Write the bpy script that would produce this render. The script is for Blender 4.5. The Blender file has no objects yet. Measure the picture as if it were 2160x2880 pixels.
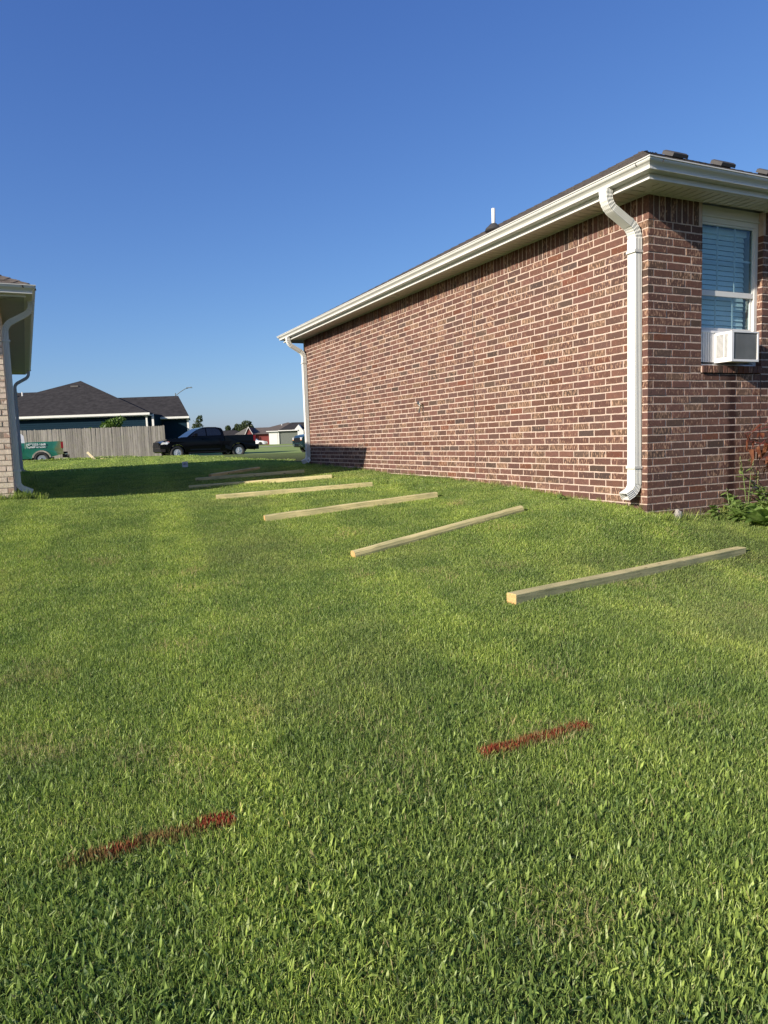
import bpy, bmesh, math, random
import numpy as np
from mathutils import Vector, Matrix, Euler
random.seed(7); rng = np.random.default_rng(7)
PI = math.pi
scene = bpy.context.scene
COL = scene.collection

# ------------------------------------------------------------------ camera
FPX, PITCH, ROLL = 1997.0, -0.1012791, -0.0338043
cp, sp, cr, sr = math.cos(PITCH), math.sin(PITCH), math.cos(ROLL), math.sin(ROLL)
right = Vector((1, 0, 0)); fwd = Vector((0, cp, sp)); up = Vector((0, -sp, cp))
r2 = cr*right + sr*up; u2 = -sr*right + cr*up
cam_d = bpy.data.cameras.new('camera'); cam = bpy.data.objects.new('camera', cam_d); COL.objects.link(cam)
cam_d.sensor_fit = 'VERTICAL'; cam_d.sensor_height = 36.0; cam_d.lens = FPX/2880*36
cam_d.clip_start = 0.05; cam_d.clip_end = 3000
m3 = Matrix((r2, u2, -fwd)).transposed()
cam.matrix_world = m3.to_4x4()
scene.camera = cam

# ------------------------------------------------------------------ light
AH = 0.4445488                       # heading of the brick house
UH = Vector((math.cos(AH), math.sin(AH), 0)); VH = Vector((-math.sin(AH), math.cos(AH), 0))
SUN = (-UH - 0.253*VH + Vector((0, 0, 0.435))).normalized()     # towards the sun
SUN_EL = math.asin(SUN.z); SUN_AZ = math.atan2(SUN.x, SUN.y)
world = bpy.data.worlds.new('World'); scene.world = world; world.use_nodes = True
wn = world.node_tree.nodes; wl = world.node_tree.links
sky = wn.new('ShaderNodeTexSky'); sky.sky_type = 'NISHITA'; sky.sun_disc = False
sky.sun_elevation = SUN_EL; sky.sun_rotation = SUN_AZ % (2*PI)
sky.altitude = 300; sky.air_density = 1.0; sky.dust_density = 1.0; sky.ozone_density = 6.0
bg = wn['Background']; bg.inputs[1].default_value = 0.0707
se = wn.new('ShaderNodeSeparateColor'); cb = wn.new('ShaderNodeCombineColor'); wl.new(sky.outputs[0], se.inputs[0])
for ch, (g_, k_) in enumerate(((1.11, 1.04), (1.018, 1.09), (0.71, 1.94))):        # the phone's rendering of a clear blue sky
    pw = wn.new('ShaderNodeMath'); pw.operation = 'POWER'; pw.inputs[1].default_value = g_; wl.new(se.outputs[ch], pw.inputs[0])
    ml = wn.new('ShaderNodeMath'); ml.operation = 'MULTIPLY'; ml.inputs[1].default_value = k_; wl.new(pw.outputs[0], ml.inputs[0]); wl.new(ml.outputs[0], cb.inputs[ch])
wl.new(cb.outputs[0], bg.inputs[0])
sd = bpy.data.lights.new('sun', 'SUN'); sun = bpy.data.objects.new('sun', sd); COL.objects.link(sun)
sd.energy = 4.6; sd.angle = math.radians(0.53); sd.color = (1.0, 0.90, 0.77)
sun.rotation_euler = SUN.to_track_quat('Z', 'Y').to_euler()
scene.view_settings.view_transform = 'Standard'; scene.view_settings.look = 'None'
scene.view_settings.gamma = 1; scene.view_settings.use_curve_mapping = False
scene.view_settings.exposure = 0.8
scene.render.engine = 'CYCLES'

# ------------------------------------------------------------------ helpers
def tag(o, label=None, cat=None, group=None, kind=None):
    if label: o['label'] = label
    if cat: o['category'] = cat
    if group: o['group'] = group
    if kind: o['kind'] = kind
    return o
ZOFF = {}
def empty(name, loc, rz=0, label=None, cat=None, group=None):
    e = bpy.data.objects.new(name, None); COL.objects.link(e)
    e.location = loc; e.rotation_euler = (0, 0, rz); e.empty_display_size = .2
    ZOFF[e.name] = loc[2]
    return tag(e, label, cat, group)
class MB:
    """collects faces; build() links one mesh object"""
    def __init__(s): s.v = []; s.f = []; s.c = []
    def add(s, vs, fs, col=None):
        b = len(s.v); s.v += [tuple(v) for v in vs]; s.f += [tuple(i+b for i in f) for f in fs]
        s.c += [col or (1, 1, 1, 1)]*len(fs)
    def box(s, a, b, col=None, M=None):
        x0, y0, z0 = a; x1, y1, z1 = b
        vs = [(x0,y0,z0),(x1,y0,z0),(x1,y1,z0),(x0,y1,z0),(x0,y0,z1),(x1,y0,z1),(x1,y1,z1),(x0,y1,z1)]
        if M is not None: vs = [M @ Vector(v) for v in vs]
        s.add(vs, [(0,3,2,1),(4,5,6,7),(0,1,5,4),(1,2,6,5),(2,3,7,6),(3,0,4,7)], col)
    def prism(s, poly, fn0, fn1, col=None):
        n = len(poly)
        s.add([fn0(p) for p in poly]+[fn1(p) for p in poly],
              [tuple(range(n))[::-1], tuple(range(n, 2*n))]+[(i, (i+1) % n, (i+1) % n+n, i+n) for i in range(n)], col)
    def tube(s, pts, r, n=8, col=None, cap=True):
        pts = [Vector(p) for p in pts]; rr = r if isinstance(r, (list, tuple)) else [r]*len(pts)
        vs = []
        for i, p in enumerate(pts):
            t = (pts[min(i+1, len(pts)-1)]-pts[max(i-1, 0)]).normalized()
            a = t.cross(Vector((0, 0, 1))); a = a if a.length > .05 else t.cross(Vector((0, 1, 0)))
            a.normalize(); b = t.cross(a)
            for k in range(n):
                th = 2*PI*k/n; vs.append(p+a*(rr[i]*math.cos(th))+b*(rr[i]*math.sin(th)))
        fs = [(i*n+k, i*n+(k+1) % n, (i+1)*n+(k+1) % n, (i+1)*n+k) for i in range(len(pts)-1) for k in range(n)]
        if cap: fs += [tuple(range(n))[::-1], tuple(range((len(pts)-1)*n, len(pts)*n))]
        s.add(vs, fs, col)
    def lathe(s, prof, axis='z', n=16, o=(0, 0, 0), col=None):
        vs = []
        for (r, h) in prof:
            for k in range(n):
                c, q = math.cos(2*PI*k/n)*r, math.sin(2*PI*k/n)*r
                p = {'z': (c, q, h), 'y': (c, h, q), 'x': (h, c, q)}[axis]
                vs.append((p[0]+o[0], p[1]+o[1], p[2]+o[2]))
        m = len(prof)
        fs = [(i*n+k, i*n+(k+1) % n, (i+1)*n+(k+1) % n, (i+1)*n+k) for i in range(m-1) for k in range(n)]
        if prof[0][0] > 1e-4: fs.append(tuple(range(n))[::-1])
        if prof[-1][0] > 1e-4: fs.append(tuple(range((m-1)*n, m*n)))
        s.add(vs, fs, col)
    def mesh(s, name, mat, zoff=0, smooth=False, fix=True):
        me = bpy.data.meshes.new(name)
        me.from_pydata([(v[0], v[1], v[2]-zoff) for v in s.v], [], s.f)
        if any(c != (1, 1, 1, 1) for c in s.c):
            at = me.color_attributes.new('col', 'FLOAT_COLOR', 'CORNER')
            arr = []
            for f, c in zip(s.f, s.c): arr += list(c)*len(f)
            at.data.foreach_set('color', arr)
        if mat: me.materials.append(mat)
        me.update()
        if fix:
            bm = bmesh.new(); bm.from_mesh(me); bmesh.ops.recalc_face_normals(bm, faces=bm.faces); bm.to_mesh(me); bm.free()
        if smooth:
            me.polygons.foreach_set('use_smooth', [True]*len(me.polygons))
        return me
    def build(s, name, mat, parent=None, smooth=False, **kw):
        zo = 0
        p = parent
        if p is not None:
            r = p
            while r.parent: r = r.parent
            zo = ZOFF.get(r.name, 0)
        o = bpy.data.objects.new(name, s.mesh(name, mat, zo, smooth)); COL.objects.link(o)
        if parent is not None: o.parent = parent
        if smooth == 'auto':
            pass
        return tag(o, **kw)

# ------------------------------------------------------------------ materials
def newmat(name):
    m = bpy.data.materials.new(name); m.use_nodes = True
    nt = m.node_tree; b = nt.nodes['Principled BSDF']; return m, nt, b
def N(nt, t, **kw):
    n = nt.nodes.new(t)
    for k, v in kw.items(): setattr(n, k, v)
    return n
def L(nt, a, b): nt.links.new(a, b)
def ramp(nt, src, pts):
    r = N(nt, 'ShaderNodeValToRGB'); el = r.color_ramp.elements
    while len(el) < len(pts): el.new(.5)
    for e, (p, c) in zip(el, pts): e.position = p; e.color = c if len(c) == 4 else (*c, 1)
    L(nt, src, r.inputs[0]); return r
def mixc(nt, fac, a, b, mode='MIX'):
    m = N(nt, 'ShaderNodeMix', data_type='RGBA', blend_type=mode)
    for s, i in ((fac, 0), (a, 6), (b, 7)):
        if hasattr(s, 'links'): L(nt, s, m.inputs[i])
        elif isinstance(s, (int, float)): m.inputs[i].default_value = s
        else: m.inputs[i].default_value = (*s, 1) if len(s) == 3 else s
    return m.outputs[2]
def noise(nt, scale, detail=4, vec=None, rough=.5, vscale=None):
    n = N(nt, 'ShaderNodeTexNoise'); n.inputs['Scale'].default_value = scale
    n.inputs['Detail'].default_value = detail; n.inputs['Roughness'].default_value = rough
    if vec is None: vec = N(nt, 'ShaderNodeNewGeometry').outputs['Position']
    if vscale:
        mp = N(nt, 'ShaderNodeMapping'); mp.inputs['Scale'].default_value = vscale; L(nt, vec, mp.inputs[0]); vec = mp.outputs[0]
    L(nt, vec, n.inputs['Vector']); return n
def bump(nt, b, h, strength=.3, dist=.01):
    bp = N(nt, 'ShaderNodeBump'); bp.inputs['Strength'].default_value = strength; bp.inputs['Distance'].default_value = dist
    L(nt, h, bp.inputs['Height']); L(nt, bp.outputs[0], b.inputs['Normal']); return bp
def simple(name, col, rough=.6, metal=0, var=.12, scale=8, spec=.5, bmp=0, bscale=60, coat=0, obj=False):
    m, nt, b = newmat(name)
    n = noise(nt, scale, 5)
    r = ramp(nt, n.outputs[0], [(.3, tuple(c*(1-var) for c in col)), (.7, tuple(min(1, c*(1+var)) for c in col))])
    L(nt, r.outputs[0], b.inputs['Base Color'])
    b.inputs['Roughness'].default_value = rough; b.inputs['Metallic'].default_value = metal
    b.inputs['Specular IOR Level'].default_value = spec; b.inputs['Coat Weight'].default_value = coat
    if bmp:
        n2 = noise(nt, bscale, 4); bump(nt, b, n2.outputs[0], bmp, .01)
    return m
def brick_mat(name, use_obj, fleck=(.32, .20, .135), dark=(.072, .046, .036), stain=False, flo=.585):
    m, nt, b = newmat(name)
    if use_obj:
        oi = N(nt, 'ShaderNodeObjectInfo'); base, sd_ = oi.outputs['Color'], oi.outputs['Alpha']
    else:
        at = N(nt, 'ShaderNodeAttribute', attribute_name='col'); base, sd_ = at.outputs['Color'], at.outputs['Alpha']
    n1 = noise(nt, 1, 3, vscale=(70, 70, 22)); n2 = noise(nt, 1, 4, vscale=(14, 14, 20)); n3 = noise(nt, 1, 3, vscale=(160, 160, 120))
    # wide tone variation, then cream flecks and dark scorches
    t = mixc(nt, ramp(nt, n2.outputs[0], [(.35, (0, 0, 0)), (.7, (1, 1, 1))]).outputs[0], base, mixc(nt, .42, base, dark))
    a = N(nt, 'ShaderNodeMath', operation='ADD'); L(nt, n1.outputs[0], a.inputs[0])
    ms = N(nt, 'ShaderNodeMath', operation='MULTIPLY'); L(nt, sd_, ms.inputs[0]); ms.inputs[1].default_value = .16; L(nt, ms.outputs[0], a.inputs[1])
    fl = ramp(nt, a.outputs[0], [(flo+.08, (0, 0, 0)), (flo+.18, (1, 1, 1))])
    t = mixc(nt, fl.outputs[0], t, fleck)
    g = ramp(nt, n3.outputs[0], [(.35, (.82, .82, .82)), (.65, (1.12, 1.12, 1.12))])
    t = mixc(nt, 1.0, t, g.outputs[0], 'MULTIPLY')
    if stain:   # rust-dark run-off below the air conditioner
        geo = N(nt, 'ShaderNodeNewGeometry')
        def lin(vec, off):
            d = N(nt, 'ShaderNodeVectorMath', operation='DOT_PRODUCT'); L(nt, geo.outputs['Position'], d.inputs[0]); d.inputs[1].default_value = vec
            s_ = N(nt, 'ShaderNodeMath', operation='ADD'); L(nt, d.outputs['Value'], s_.inputs[0]); s_.inputs[1].default_value = -off; return s_.outputs[0]
        u_ = lin(tuple(UH), HX.dot(UH)+1.21); v_ = lin(tuple(VH), HX.dot(VH))
        wob = noise(nt, 9, 2); w2 = N(nt, 'ShaderNodeMath', operation='MULTIPLY_ADD'); L(nt, wob.outputs[0], w2.inputs[0]); w2.inputs[1].default_value = .10; L(nt, u_, w2.inputs[2])
        ab = N(nt, 'ShaderNodeMath', operation='ABSOLUTE'); sh = N(nt, 'ShaderNodeMath', operation='ADD'); L(nt, w2.outputs[0], sh.inputs[0]); sh.inputs[1].default_value = -.05
        L(nt, sh.outputs[0], ab.inputs[0])
        k = ramp(nt, ab.outputs[0], [(.03, (1, 1, 1)), (.09, (0, 0, 0))]).outputs[0]
        av = N(nt, 'ShaderNodeMath', operation='ABSOLUTE'); L(nt, v_, av.inputs[0])
        kv = ramp(nt, av.outputs[0], [(.07, (1, 1, 1)), (.10, (0, 0, 0))]).outputs[0]
        sz = N(nt, 'ShaderNodeSeparateXYZ'); L(nt, geo.outputs['Position'], sz.inputs[0])
        kz = ramp(nt, sz.outputs[2], [(.52, (1, 1, 1)), (.60, (0, 0, 0))]).outputs[0]
        k = mixc(nt, 1.0, mixc(nt, 1.0, k, kv, 'MULTIPLY'), kz, 'MULTIPLY')
        t = mixc(nt, k, t, mixc(nt, .92, t, (.026, .008, .006)))
    L(nt, t, b.inputs['Base Color']); b.inputs['Roughness'].default_value = .85; b.inputs['Specular IOR Level'].default_value = .25
    ad = N(nt, 'ShaderNodeMath', operation='ADD'); L(nt, n1.outputs[0], ad.inputs[0]); L(nt, n2.outputs[0], ad.inputs[1])
    bump(nt, b, ad.outputs[0], .55, .004)
    return m
def mortar_mat(name, col, stain=False):
    return simple(name, col, .95, var=.13, scale=14, spec=.1, bmp=.5, bscale=90)
def wood_mat(name, c1, c2, along, ring=26, green=0.25):
    """lumber: grain runs along the object's x axis"""
    m, nt, b = newmat(name)
    tc = N(nt, 'ShaderNodeTexCoord')
    oi = N(nt, 'ShaderNodeObjectInfo')
    va = N(nt, 'ShaderNodeVectorMath', operation='ADD'); L(nt, tc.outputs['Object'], va.inputs[0])
    sc_ = N(nt, 'ShaderNodeVectorMath', operation='SCALE'); sc_.inputs[0].default_value = (3.1, 1.7, 2.3); L(nt, oi.outputs['Random'], sc_.inputs['Scale'])
    L(nt, sc_.outputs[0], va.inputs[1])
    n1 = noise(nt, 1, 5, va.outputs[0], .6, vscale=along); n2 = noise(nt, 3.2, 4, va.outputs[0]); n3 = noise(nt, 1, 2, va.outputs[0], .5, vscale=tuple(a*3 for a in along))
    t = mixc(nt, ramp(nt, n1.outputs[0], [(.38, (0, 0, 0)), (.62, (1, 1, 1))]).outputs[0], c1, c2)
    t = mixc(nt, ramp(nt, n2.outputs[0], [(.45, (0, 0, 0)), (.75, (green*2, green*2, green*2))]).outputs[0], t, (.17, .19, .10))
    t = mixc(nt, ramp(nt, n3.outputs[0], [(.60, (0, 0, 0)), (.68, (.55, .55, .55))]).outputs[0], t, (.10, .07, .035))
    # knots
    vo = N(nt, 'ShaderNodeTexVoronoi'); vo.inputs['Scale'].default_value = 1; mp = N(nt, 'ShaderNodeMapping'); mp.inputs['Scale'].default_value = (3.2, 9, 9)
    L(nt, va.outputs[0], mp.inputs[0]); L(nt, mp.outputs[0], vo.inputs['Vector'])
    t = mixc(nt, ramp(nt, vo.outputs['Distance'], [(.05, (.8, .8, .8)), (.10, (0, 0, 0))]).outputs[0], t, (.06, .035, .018))
    L(nt, t, b.inputs['Base Color']); b.inputs['Roughness'].default_value = .8; b.inputs['Specular IOR Level'].default_value = .2
    hv = N(nt, 'ShaderNodeHueSaturation'); L(nt, t, hv.inputs['Color']); mr = N(nt, 'ShaderNodeMapRange'); mr.inputs[3].default_value = .72; mr.inputs[4].default_value = 1.18; L(nt, oi.outputs['Random'], mr.inputs[0]); L(nt, mr.outputs[0], hv.inputs['Value'])
    if name == 'weathered_picket': L(nt, hv.outputs[0], b.inputs['Base Color'])
    bump(nt, b, n1.outputs[0], .25, .003)
    return m
def grass_mat(name, tint=None):
    m, nt, b = newmat(name); nt.nodes.remove(b)
    out = nt.nodes['Material Output']
    at = N(nt, 'ShaderNodeAttribute', attribute_name='col')
    big = noise(nt, .55, 4); mid = noise(nt, 2.6, 4); sml = noise(nt, 11, 3)
    base = mixc(nt, ramp(nt, mid.outputs[0], [(.35, (0, 0, 0)), (.65, (1, 1, 1))]).outputs[0], (.74, .80, .76), (1.16, 1.12, 1.0))
    t = mixc(nt, 1.0, at.outputs['Color'], base, 'MULTIPLY')
    yel = ramp(nt, big.outputs[0], [(.50, (0, 0, 0)), (.72, (.38, .38, .38))]).outputs[0]
    t = mixc(nt, mixc(nt, 1.0, yel, ramp(nt, sml.outputs[0], [(.3, (.3, .3, .3)), (.6, (1, 1, 1))]).outputs[0], 'MULTIPLY'), t, (.36, .32, .16))
    stp = N(nt, 'ShaderNodeVectorMath', operation='DOT_PRODUCT'); L(nt, N(nt, 'ShaderNodeNewGeometry').outputs['Position'], stp.inputs[0]); stp.inputs[1].default_value = tuple(UH*.82+VH*-.10)
    wv = noise(nt, 1.0, 2, vscale=(.7, .7, .7)); sm_ = N(nt, 'ShaderNodeMath', operation='MULTIPLY_ADD'); L(nt, stp.outputs['Value'], sm_.inputs[0]); sm_.inputs[1].default_value = 5.2; L(nt, wv.outputs[0], sm_.inputs[2])
    sn = N(nt, 'ShaderNodeMath', operation='SINE'); L(nt, sm_.outputs[0], sn.inputs[0])
    t = mixc(nt, 1.0, t, ramp(nt, sn.outputs[0], [(.25, (.88, .90, .92)), (.75, (1.06, 1.05, 1.0))]).outputs[0], 'MULTIPLY')  # mowing stripes: light off leaning blades, painted into the blade tone
    if tint:
        t = tint(nt, t, at)
    d = N(nt, 'ShaderNodeBsdfDiffuse'); tr = N(nt, 'ShaderNodeBsdfTranslucent'); gl = N(nt, 'ShaderNodeBsdfGlossy'); gl.inputs['Roughness'].default_value = .42
    L(nt, t, d.inputs[0]); L(nt, mixc(nt, 1.0, t, (1.12, 1.2, .78), 'MULTIPLY'), tr.inputs[0]); gl.inputs[0].default_value = (.8, .9, .75, 1)
    m1 = N(nt, 'ShaderNodeMixShader'); m1.inputs[0].default_value = .40; L(nt, d.outputs[0], m1.inputs[1]); L(nt, tr.outputs[0], m1.inputs[2])
    m2 = N(nt, 'ShaderNodeMixShader'); m2.inputs[0].default_value = .01; L(nt, m1.outputs[0], m2.inputs[1]); L(nt, gl.outputs[0], m2.inputs[2])
    L(nt, m2.outputs[0], out.inputs[0]); return m
def leaf_mat(name, c1, c2, scale=20):
    m, nt, b = newmat(name); nt.nodes.remove(b); out = nt.nodes['Material Output']
    n = noise(nt, scale, 4); t = mixc(nt, ramp(nt, n.outputs[0], [(.35, (0, 0, 0)), (.65, (1, 1, 1))]).outputs[0], c1, c2)
    d = N(nt, 'ShaderNodeBsdfDiffuse'); tr = N(nt, 'ShaderNodeBsdfTranslucent'); gl = N(nt, 'ShaderNodeBsdfGlossy'); gl.inputs['Roughness'].default_value = .35
    L(nt, t, d.inputs[0]); L(nt, mixc(nt, 1.0, t, (1.3, 1.4, .6), 'MULTIPLY'), tr.inputs[0])
    m1 = N(nt, 'ShaderNodeMixShader'); m1.inputs[0].default_value = .35; L(nt, d.outputs[0], m1.inputs[1]); L(nt, tr.outputs[0], m1.inputs[2])
    m2 = N(nt, 'ShaderNodeMixShader'); m2.inputs[0].default_value = .012; L(nt, m1.outputs[0], m2.inputs[1]); L(nt, gl.outputs[0], m2.inputs[2])
    L(nt, m2.outputs[0], out.inputs[0]); return m
def attr_mat(name, rough=.9, mul=(1, 1, 1), bmp=.5, bscale=150, spec=.2, var=.2):
    m, nt, b = newmat(name)
    at = N(nt, 'ShaderNodeAttribute', attribute_name='col'); n = noise(nt, bscale, 4)
    g = ramp(nt, n.outputs[0], [(.3, (1-var,)*3), (.7, (1+var,)*3)])
    L(nt, mixc(nt, 1.0, at.outputs['Color'], g.outputs[0], 'MULTIPLY'), b.inputs['Base Color'])
    b.inputs['Roughness'].default_value = rough; b.inputs['Specular IOR Level'].default_value = spec
    bump(nt, b, n.outputs[0], bmp, .004); return m
def glass_mat(name, tint=(.80, .90, .925), refl=.0):
    m, nt, b = newmat(name); nt.nodes.remove(b); out = nt.nodes['Material Output']
    tr = N(nt, 'ShaderNodeBsdfTransparent'); tr.inputs[0].default_value = (*tint, 1)
    gl = N(nt, 'ShaderNodeBsdfGlossy'); gl.inputs['Roughness'].default_value = .02
    fr = N(nt, 'ShaderNodeLayerWeight'); pw = N(nt, 'ShaderNodeMath', operation='POWER'); L(nt, fr.outputs['Facing'], pw.inputs[0]); pw.inputs[1].default_value = 4
    ad = N(nt, 'ShaderNodeMath', operation='MULTIPLY_ADD'); L(nt, pw.outputs[0], ad.inputs[0]); ad.inputs[1].default_value = .7; ad.inputs[2].default_value = .04
    mx = N(nt, 'ShaderNodeMixShader'); L(nt, ad.outputs[0], mx.inputs[0]); L(nt, tr.outputs[0], mx.inputs[1]); L(nt, gl.outputs[0], mx.inputs[2])
    L(nt, mx.outputs[0], out.inputs[0]); return m

HX = Vector((2.6315, 7.05885, 0))            # front corner of the brick house
M = {}
M['brick_part'] = brick_mat('red_brick_piece', True, stain=True)
M['brick_bulk'] = brick_mat('red_brick', False, stain=True)
M['mortar'] = mortar_mat('pale_mortar', (.46, .365, .305))
M['tan_part'] = brick_mat('tan_brick_piece', True, fleck=(.74, .64, .52), dark=(.38, .27, .20))
M['tan_bulk'] = brick_mat('tan_brick', False, fleck=(.74, .64, .52), dark=(.38, .27, .20))
M['mortar_grey'] = mortar_mat('grey_mortar', (.30, .24, .19))
M['white_metal'] = simple('white_painted_metal', (.56, .565, .53), .45, var=.035, scale=3)
M['vinyl'] = simple('white_vinyl', (.62, .62, .59), .45, var=.03, scale=4)
M['soffit'] = simple('soffit_vinyl', (.62, .60, .54), .5, var=.04, scale=5)
M['soffit_shaded'] = simple('shaded_soffit_vinyl', (.36, .37, .36), .5, var=.04, scale=5)  # same vinyl, darkened: shade under the left eave put into the colour
M['caulk'] = simple('dark_caulk', (.05, .035, .03), .8)
M['shingle'] = attr_mat('asphalt_shingle', .95, bmp=.8, bscale=220)
M['dark_vent'] = simple('dark_vent_metal', (.055, .052, .050), .6)
M['pvc'] = simple('white_pvc', (.62, .62, .6), .4, var=.03)
M['rubber'] = simple('black_rubber', (.03, .03, .032), .8)
M['brass'] = simple('dull_brass', (.30, .26, .17), .4, metal=.8)
M['glass'] = glass_mat('window_glass')
M['blind'] = simple('white_blind', (.86, .88, .86), .5, var=.03)
M['room'] = simple('dim_room', (.35, .34, .32), .9)
M['ac_white'] = simple('appliance_white', (.68, .68, .67), .4, var=.02)
M['ac_dark'] = simple('dark_grille', (.04, .045, .05), .6)
M['ac_fin'] = simple('grey_fins', (.26, .26, .24), .5, metal=.3)
M['post'] = wood_mat('treated_lumber', (.64, .54, .28), (.45, .40, .19), (3, 60, 60))
M['pale_board'] = simple('pale_board', (.55, .47, .30), .8)
M['post_end'] = simple('cut_end_grain', (.50, .30, .12), .8, var=.25, scale=60)
M['picket'] = wood_mat('weathered_picket', (.215, .205, .19), (.14, .133, .123), (40, 40, 1.5), green=.12)
M['red_paint_blade'] = None
M['siding_blue'] = simple('navy_siding', (.010, .024, .038), 1.0, var=.08, spec=.02)
M['trim_white'] = simple('white_trim', (.58, .58, .56), .5, var=.03)
M['roof_dark'] = simple('dark_roof', (.036, .034, .034), .95, var=.30, spec=.1, scale=3, bmp=.6, bscale=8)
M['roof_brown'] = simple('brown_roof', (.10, .08, .065), .95, var=.2, scale=3)
M['roof_grey'] = simple('grey_roof', (.08, .077, .077), .95, var=.2, scale=3)
M['siding_red'] = simple('red_siding', (.13, .018, .016), .8)
M['siding_grey'] = simple('grey_green_siding', (.115, .13, .112), .8)
M['black_paint'] = simple('black_car_paint', (.003, .0035, .005), .07, var=.05, spec=.18)
M['teal_paint'] = simple('dark_teal_paint', (.010, .026, .031), .2, spec=.35)
M['white_paint'] = simple('white_car_paint', (.6, .61, .62), .25, var=.02, coat=1.0)
M['car_glass'] = simple('dark_car_glass', (.012, .014, .018), .06, spec=.8)
M['tyre'] = simple('tyre_rubber', (.030, .029, .028), .85)
M['chrome'] = simple('chrome', (.72, .73, .75), .18, metal=1, var=.03)
M['steel_rim'] = simple('silver_rim', (.55, .56, .58), .35, metal=.6, var=.05)
M['bright_rim'] = simple('bright_rim', (.62, .63, .65), .3, metal=.15, var=.04)
M['black_plastic'] = simple('black_plastic', (.008, .008, .009), .6, spec=.2)
M['lamp_clear'] = simple('clear_lamp', (.70, .72, .74), .12, metal=.3)
M['lamp_amber'] = simple('amber_lamp', (.75, .26, .04), .25)
M['lamp_red'] = simple('red_lamp', (.28, .012, .02), .2)
M['concrete'] = simple('pale_concrete', (.32, .30, .26), .9, var=.1)
M['stone'] = simple('pale_stone', (.30, .28, .25), .9, bmp=.6, bscale=40)
M['sign_white'] = simple('sign_white', (.62, .62, .62), .6, var=.02)
M['ink'] = simple('dark_ink', (.03, .03, .04), .7)
M['wire'] = simple('wire', (.2, .2, .2), .5, metal=.6)
M['lamp_metal'] = simple('weathered_metal', (.10, .12, .13), .5, metal=.5)
M['bark'] = simple('bark', (.10, .075, .055), .9, var=.3)
M['white_text'] = simple('white_lettering', (.85, .86, .85), .4, var=.01)

# green truck wrap: green that turns olive-tan towards the tail (printed design)
def wrap_mat():
    m, nt, b = newmat('green_wrap'); tc = N(nt, 'ShaderNodeTexCoord'); sx = N(nt, 'ShaderNodeSeparateXYZ'); L(nt, tc.outputs['Object'], sx.inputs[0])
    n = noise(nt, 1.6, 3, tc.outputs['Object'])
    a = N(nt, 'ShaderNodeMath', operation='MULTIPLY_ADD'); L(nt, n.outputs[0], a.inputs[0]); a.inputs[1].default_value = .7; L(nt, sx.outputs[0], a.inputs[2])
    mp = N(nt, 'ShaderNodeMapRange'); mp.inputs[1].default_value = -2.45; mp.inputs[2].default_value = -1.85; L(nt, a.outputs[0], mp.inputs[0])
    r = ramp(nt, mp.outputs[0], [(0, (.24, .23, .09)), (.45, (.13, .17, .07)), (.75, (.030, .20, .125)), (1, (.016, .16, .10))])
    L(nt, r.outputs[0], b.inputs['Base Color']); b.inputs['Roughness'].default_value = .3; b.inputs['Coat Weight'].default_value = .6
    return m
M['green_wrap'] = wrap_mat()

# ------------------------------------------------------------------ terrain
_G = []
def HW(u, v, z=0): return HX + UH*u + VH*v + Vector((0, 0, z))
for (u_, v_, z_) in [(0,0,-.83),(0,1,-.75),(0,3.1,-.64),(0,5.5,-.61),(0,7,-.56),(0,9.9,-.50),(.4,0,-.89),(1,0,-.9),(1.8,0,-.86),(4,0,-.8),(8,0,-.8),
   (3,5,-.7),(6,3,-.8),(6,9,-.6),(-.6,7.0,-.59),(-2.5,7.06,-.68),(-3.2,7.1,-.73),(-4,7.1,-.73),(-4.9,7.1,-.74),(-5.6,6,-.68),(-3,0.5,-1.08)]:
    w = HW(u_, v_); _G.append((w.x, w.y, z_))
_G += [(0,0,-1.5),(.87,4.7,-1.14),(3.35,6.5,-1.17),(-3,1,-1.5),(3,1,-1.5),(-5.12,9.86,-.66),(-9,9,-.8),(-5,4,-1.3),(5,4,-1.35),(0,-6,-1.8),
  (-9.5,20,-.6),(-2,20,-.52),(-12,30,-.55),(0,30,-.52),(12,25,-.55),(-12,40,-.55),(0,45,-.5),(-20,40,-.55),(20,5,-1.3),(-20,5,-1.3),(15,45,-.5),(-30,25,-.6),(-25,60,-.5),(0,60,-.5),(25,60,-.5)]
for a_, b_ in (((.877, 4.751, -1.063), (3.343, 6.513, -1.091)), ((-.271, 6.404, -.984), (1.474, 7.428, -.722)), ((-1.356, 8.068, -.802), (.672, 8.761, -.652)),
               ((-2.314, 9.806, -.668), (-.152, 10.272, -.592)), ((-3.319, 12.14, -.654), (-.872, 12.181, -.549)), ((-3.571, 13.562, -.59), (-1.506, 13.68, -.507))):
    for t_ in (.05, .5, .95): _G.append((a_[0]+(b_[0]-a_[0])*t_, a_[1]+(b_[1]-a_[1])*t_, a_[2]+(b_[2]-a_[2])*t_-.088))
_G = [g_ for g_ in _G if g_[:2] not in ((.87, 4.7), (3.35, 6.5))]
_G = np.array(_G, float)
def _tps(G):
    n = len(G); d = np.hypot(G[:,None,0]-G[None,:,0], G[:,None,1]-G[None,:,1]); K = d**2*np.log(d+1e-9); K[d < 1e-9] = 0
    K += np.eye(n)*.02; P = np.c_[np.ones(n), G[:,:2]]; A = np.block([[K, P],[P.T, np.zeros((3,3))]]); return np.linalg.solve(A, np.r_[G[:,2],0,0,0])
_C = _tps(_G)
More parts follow.
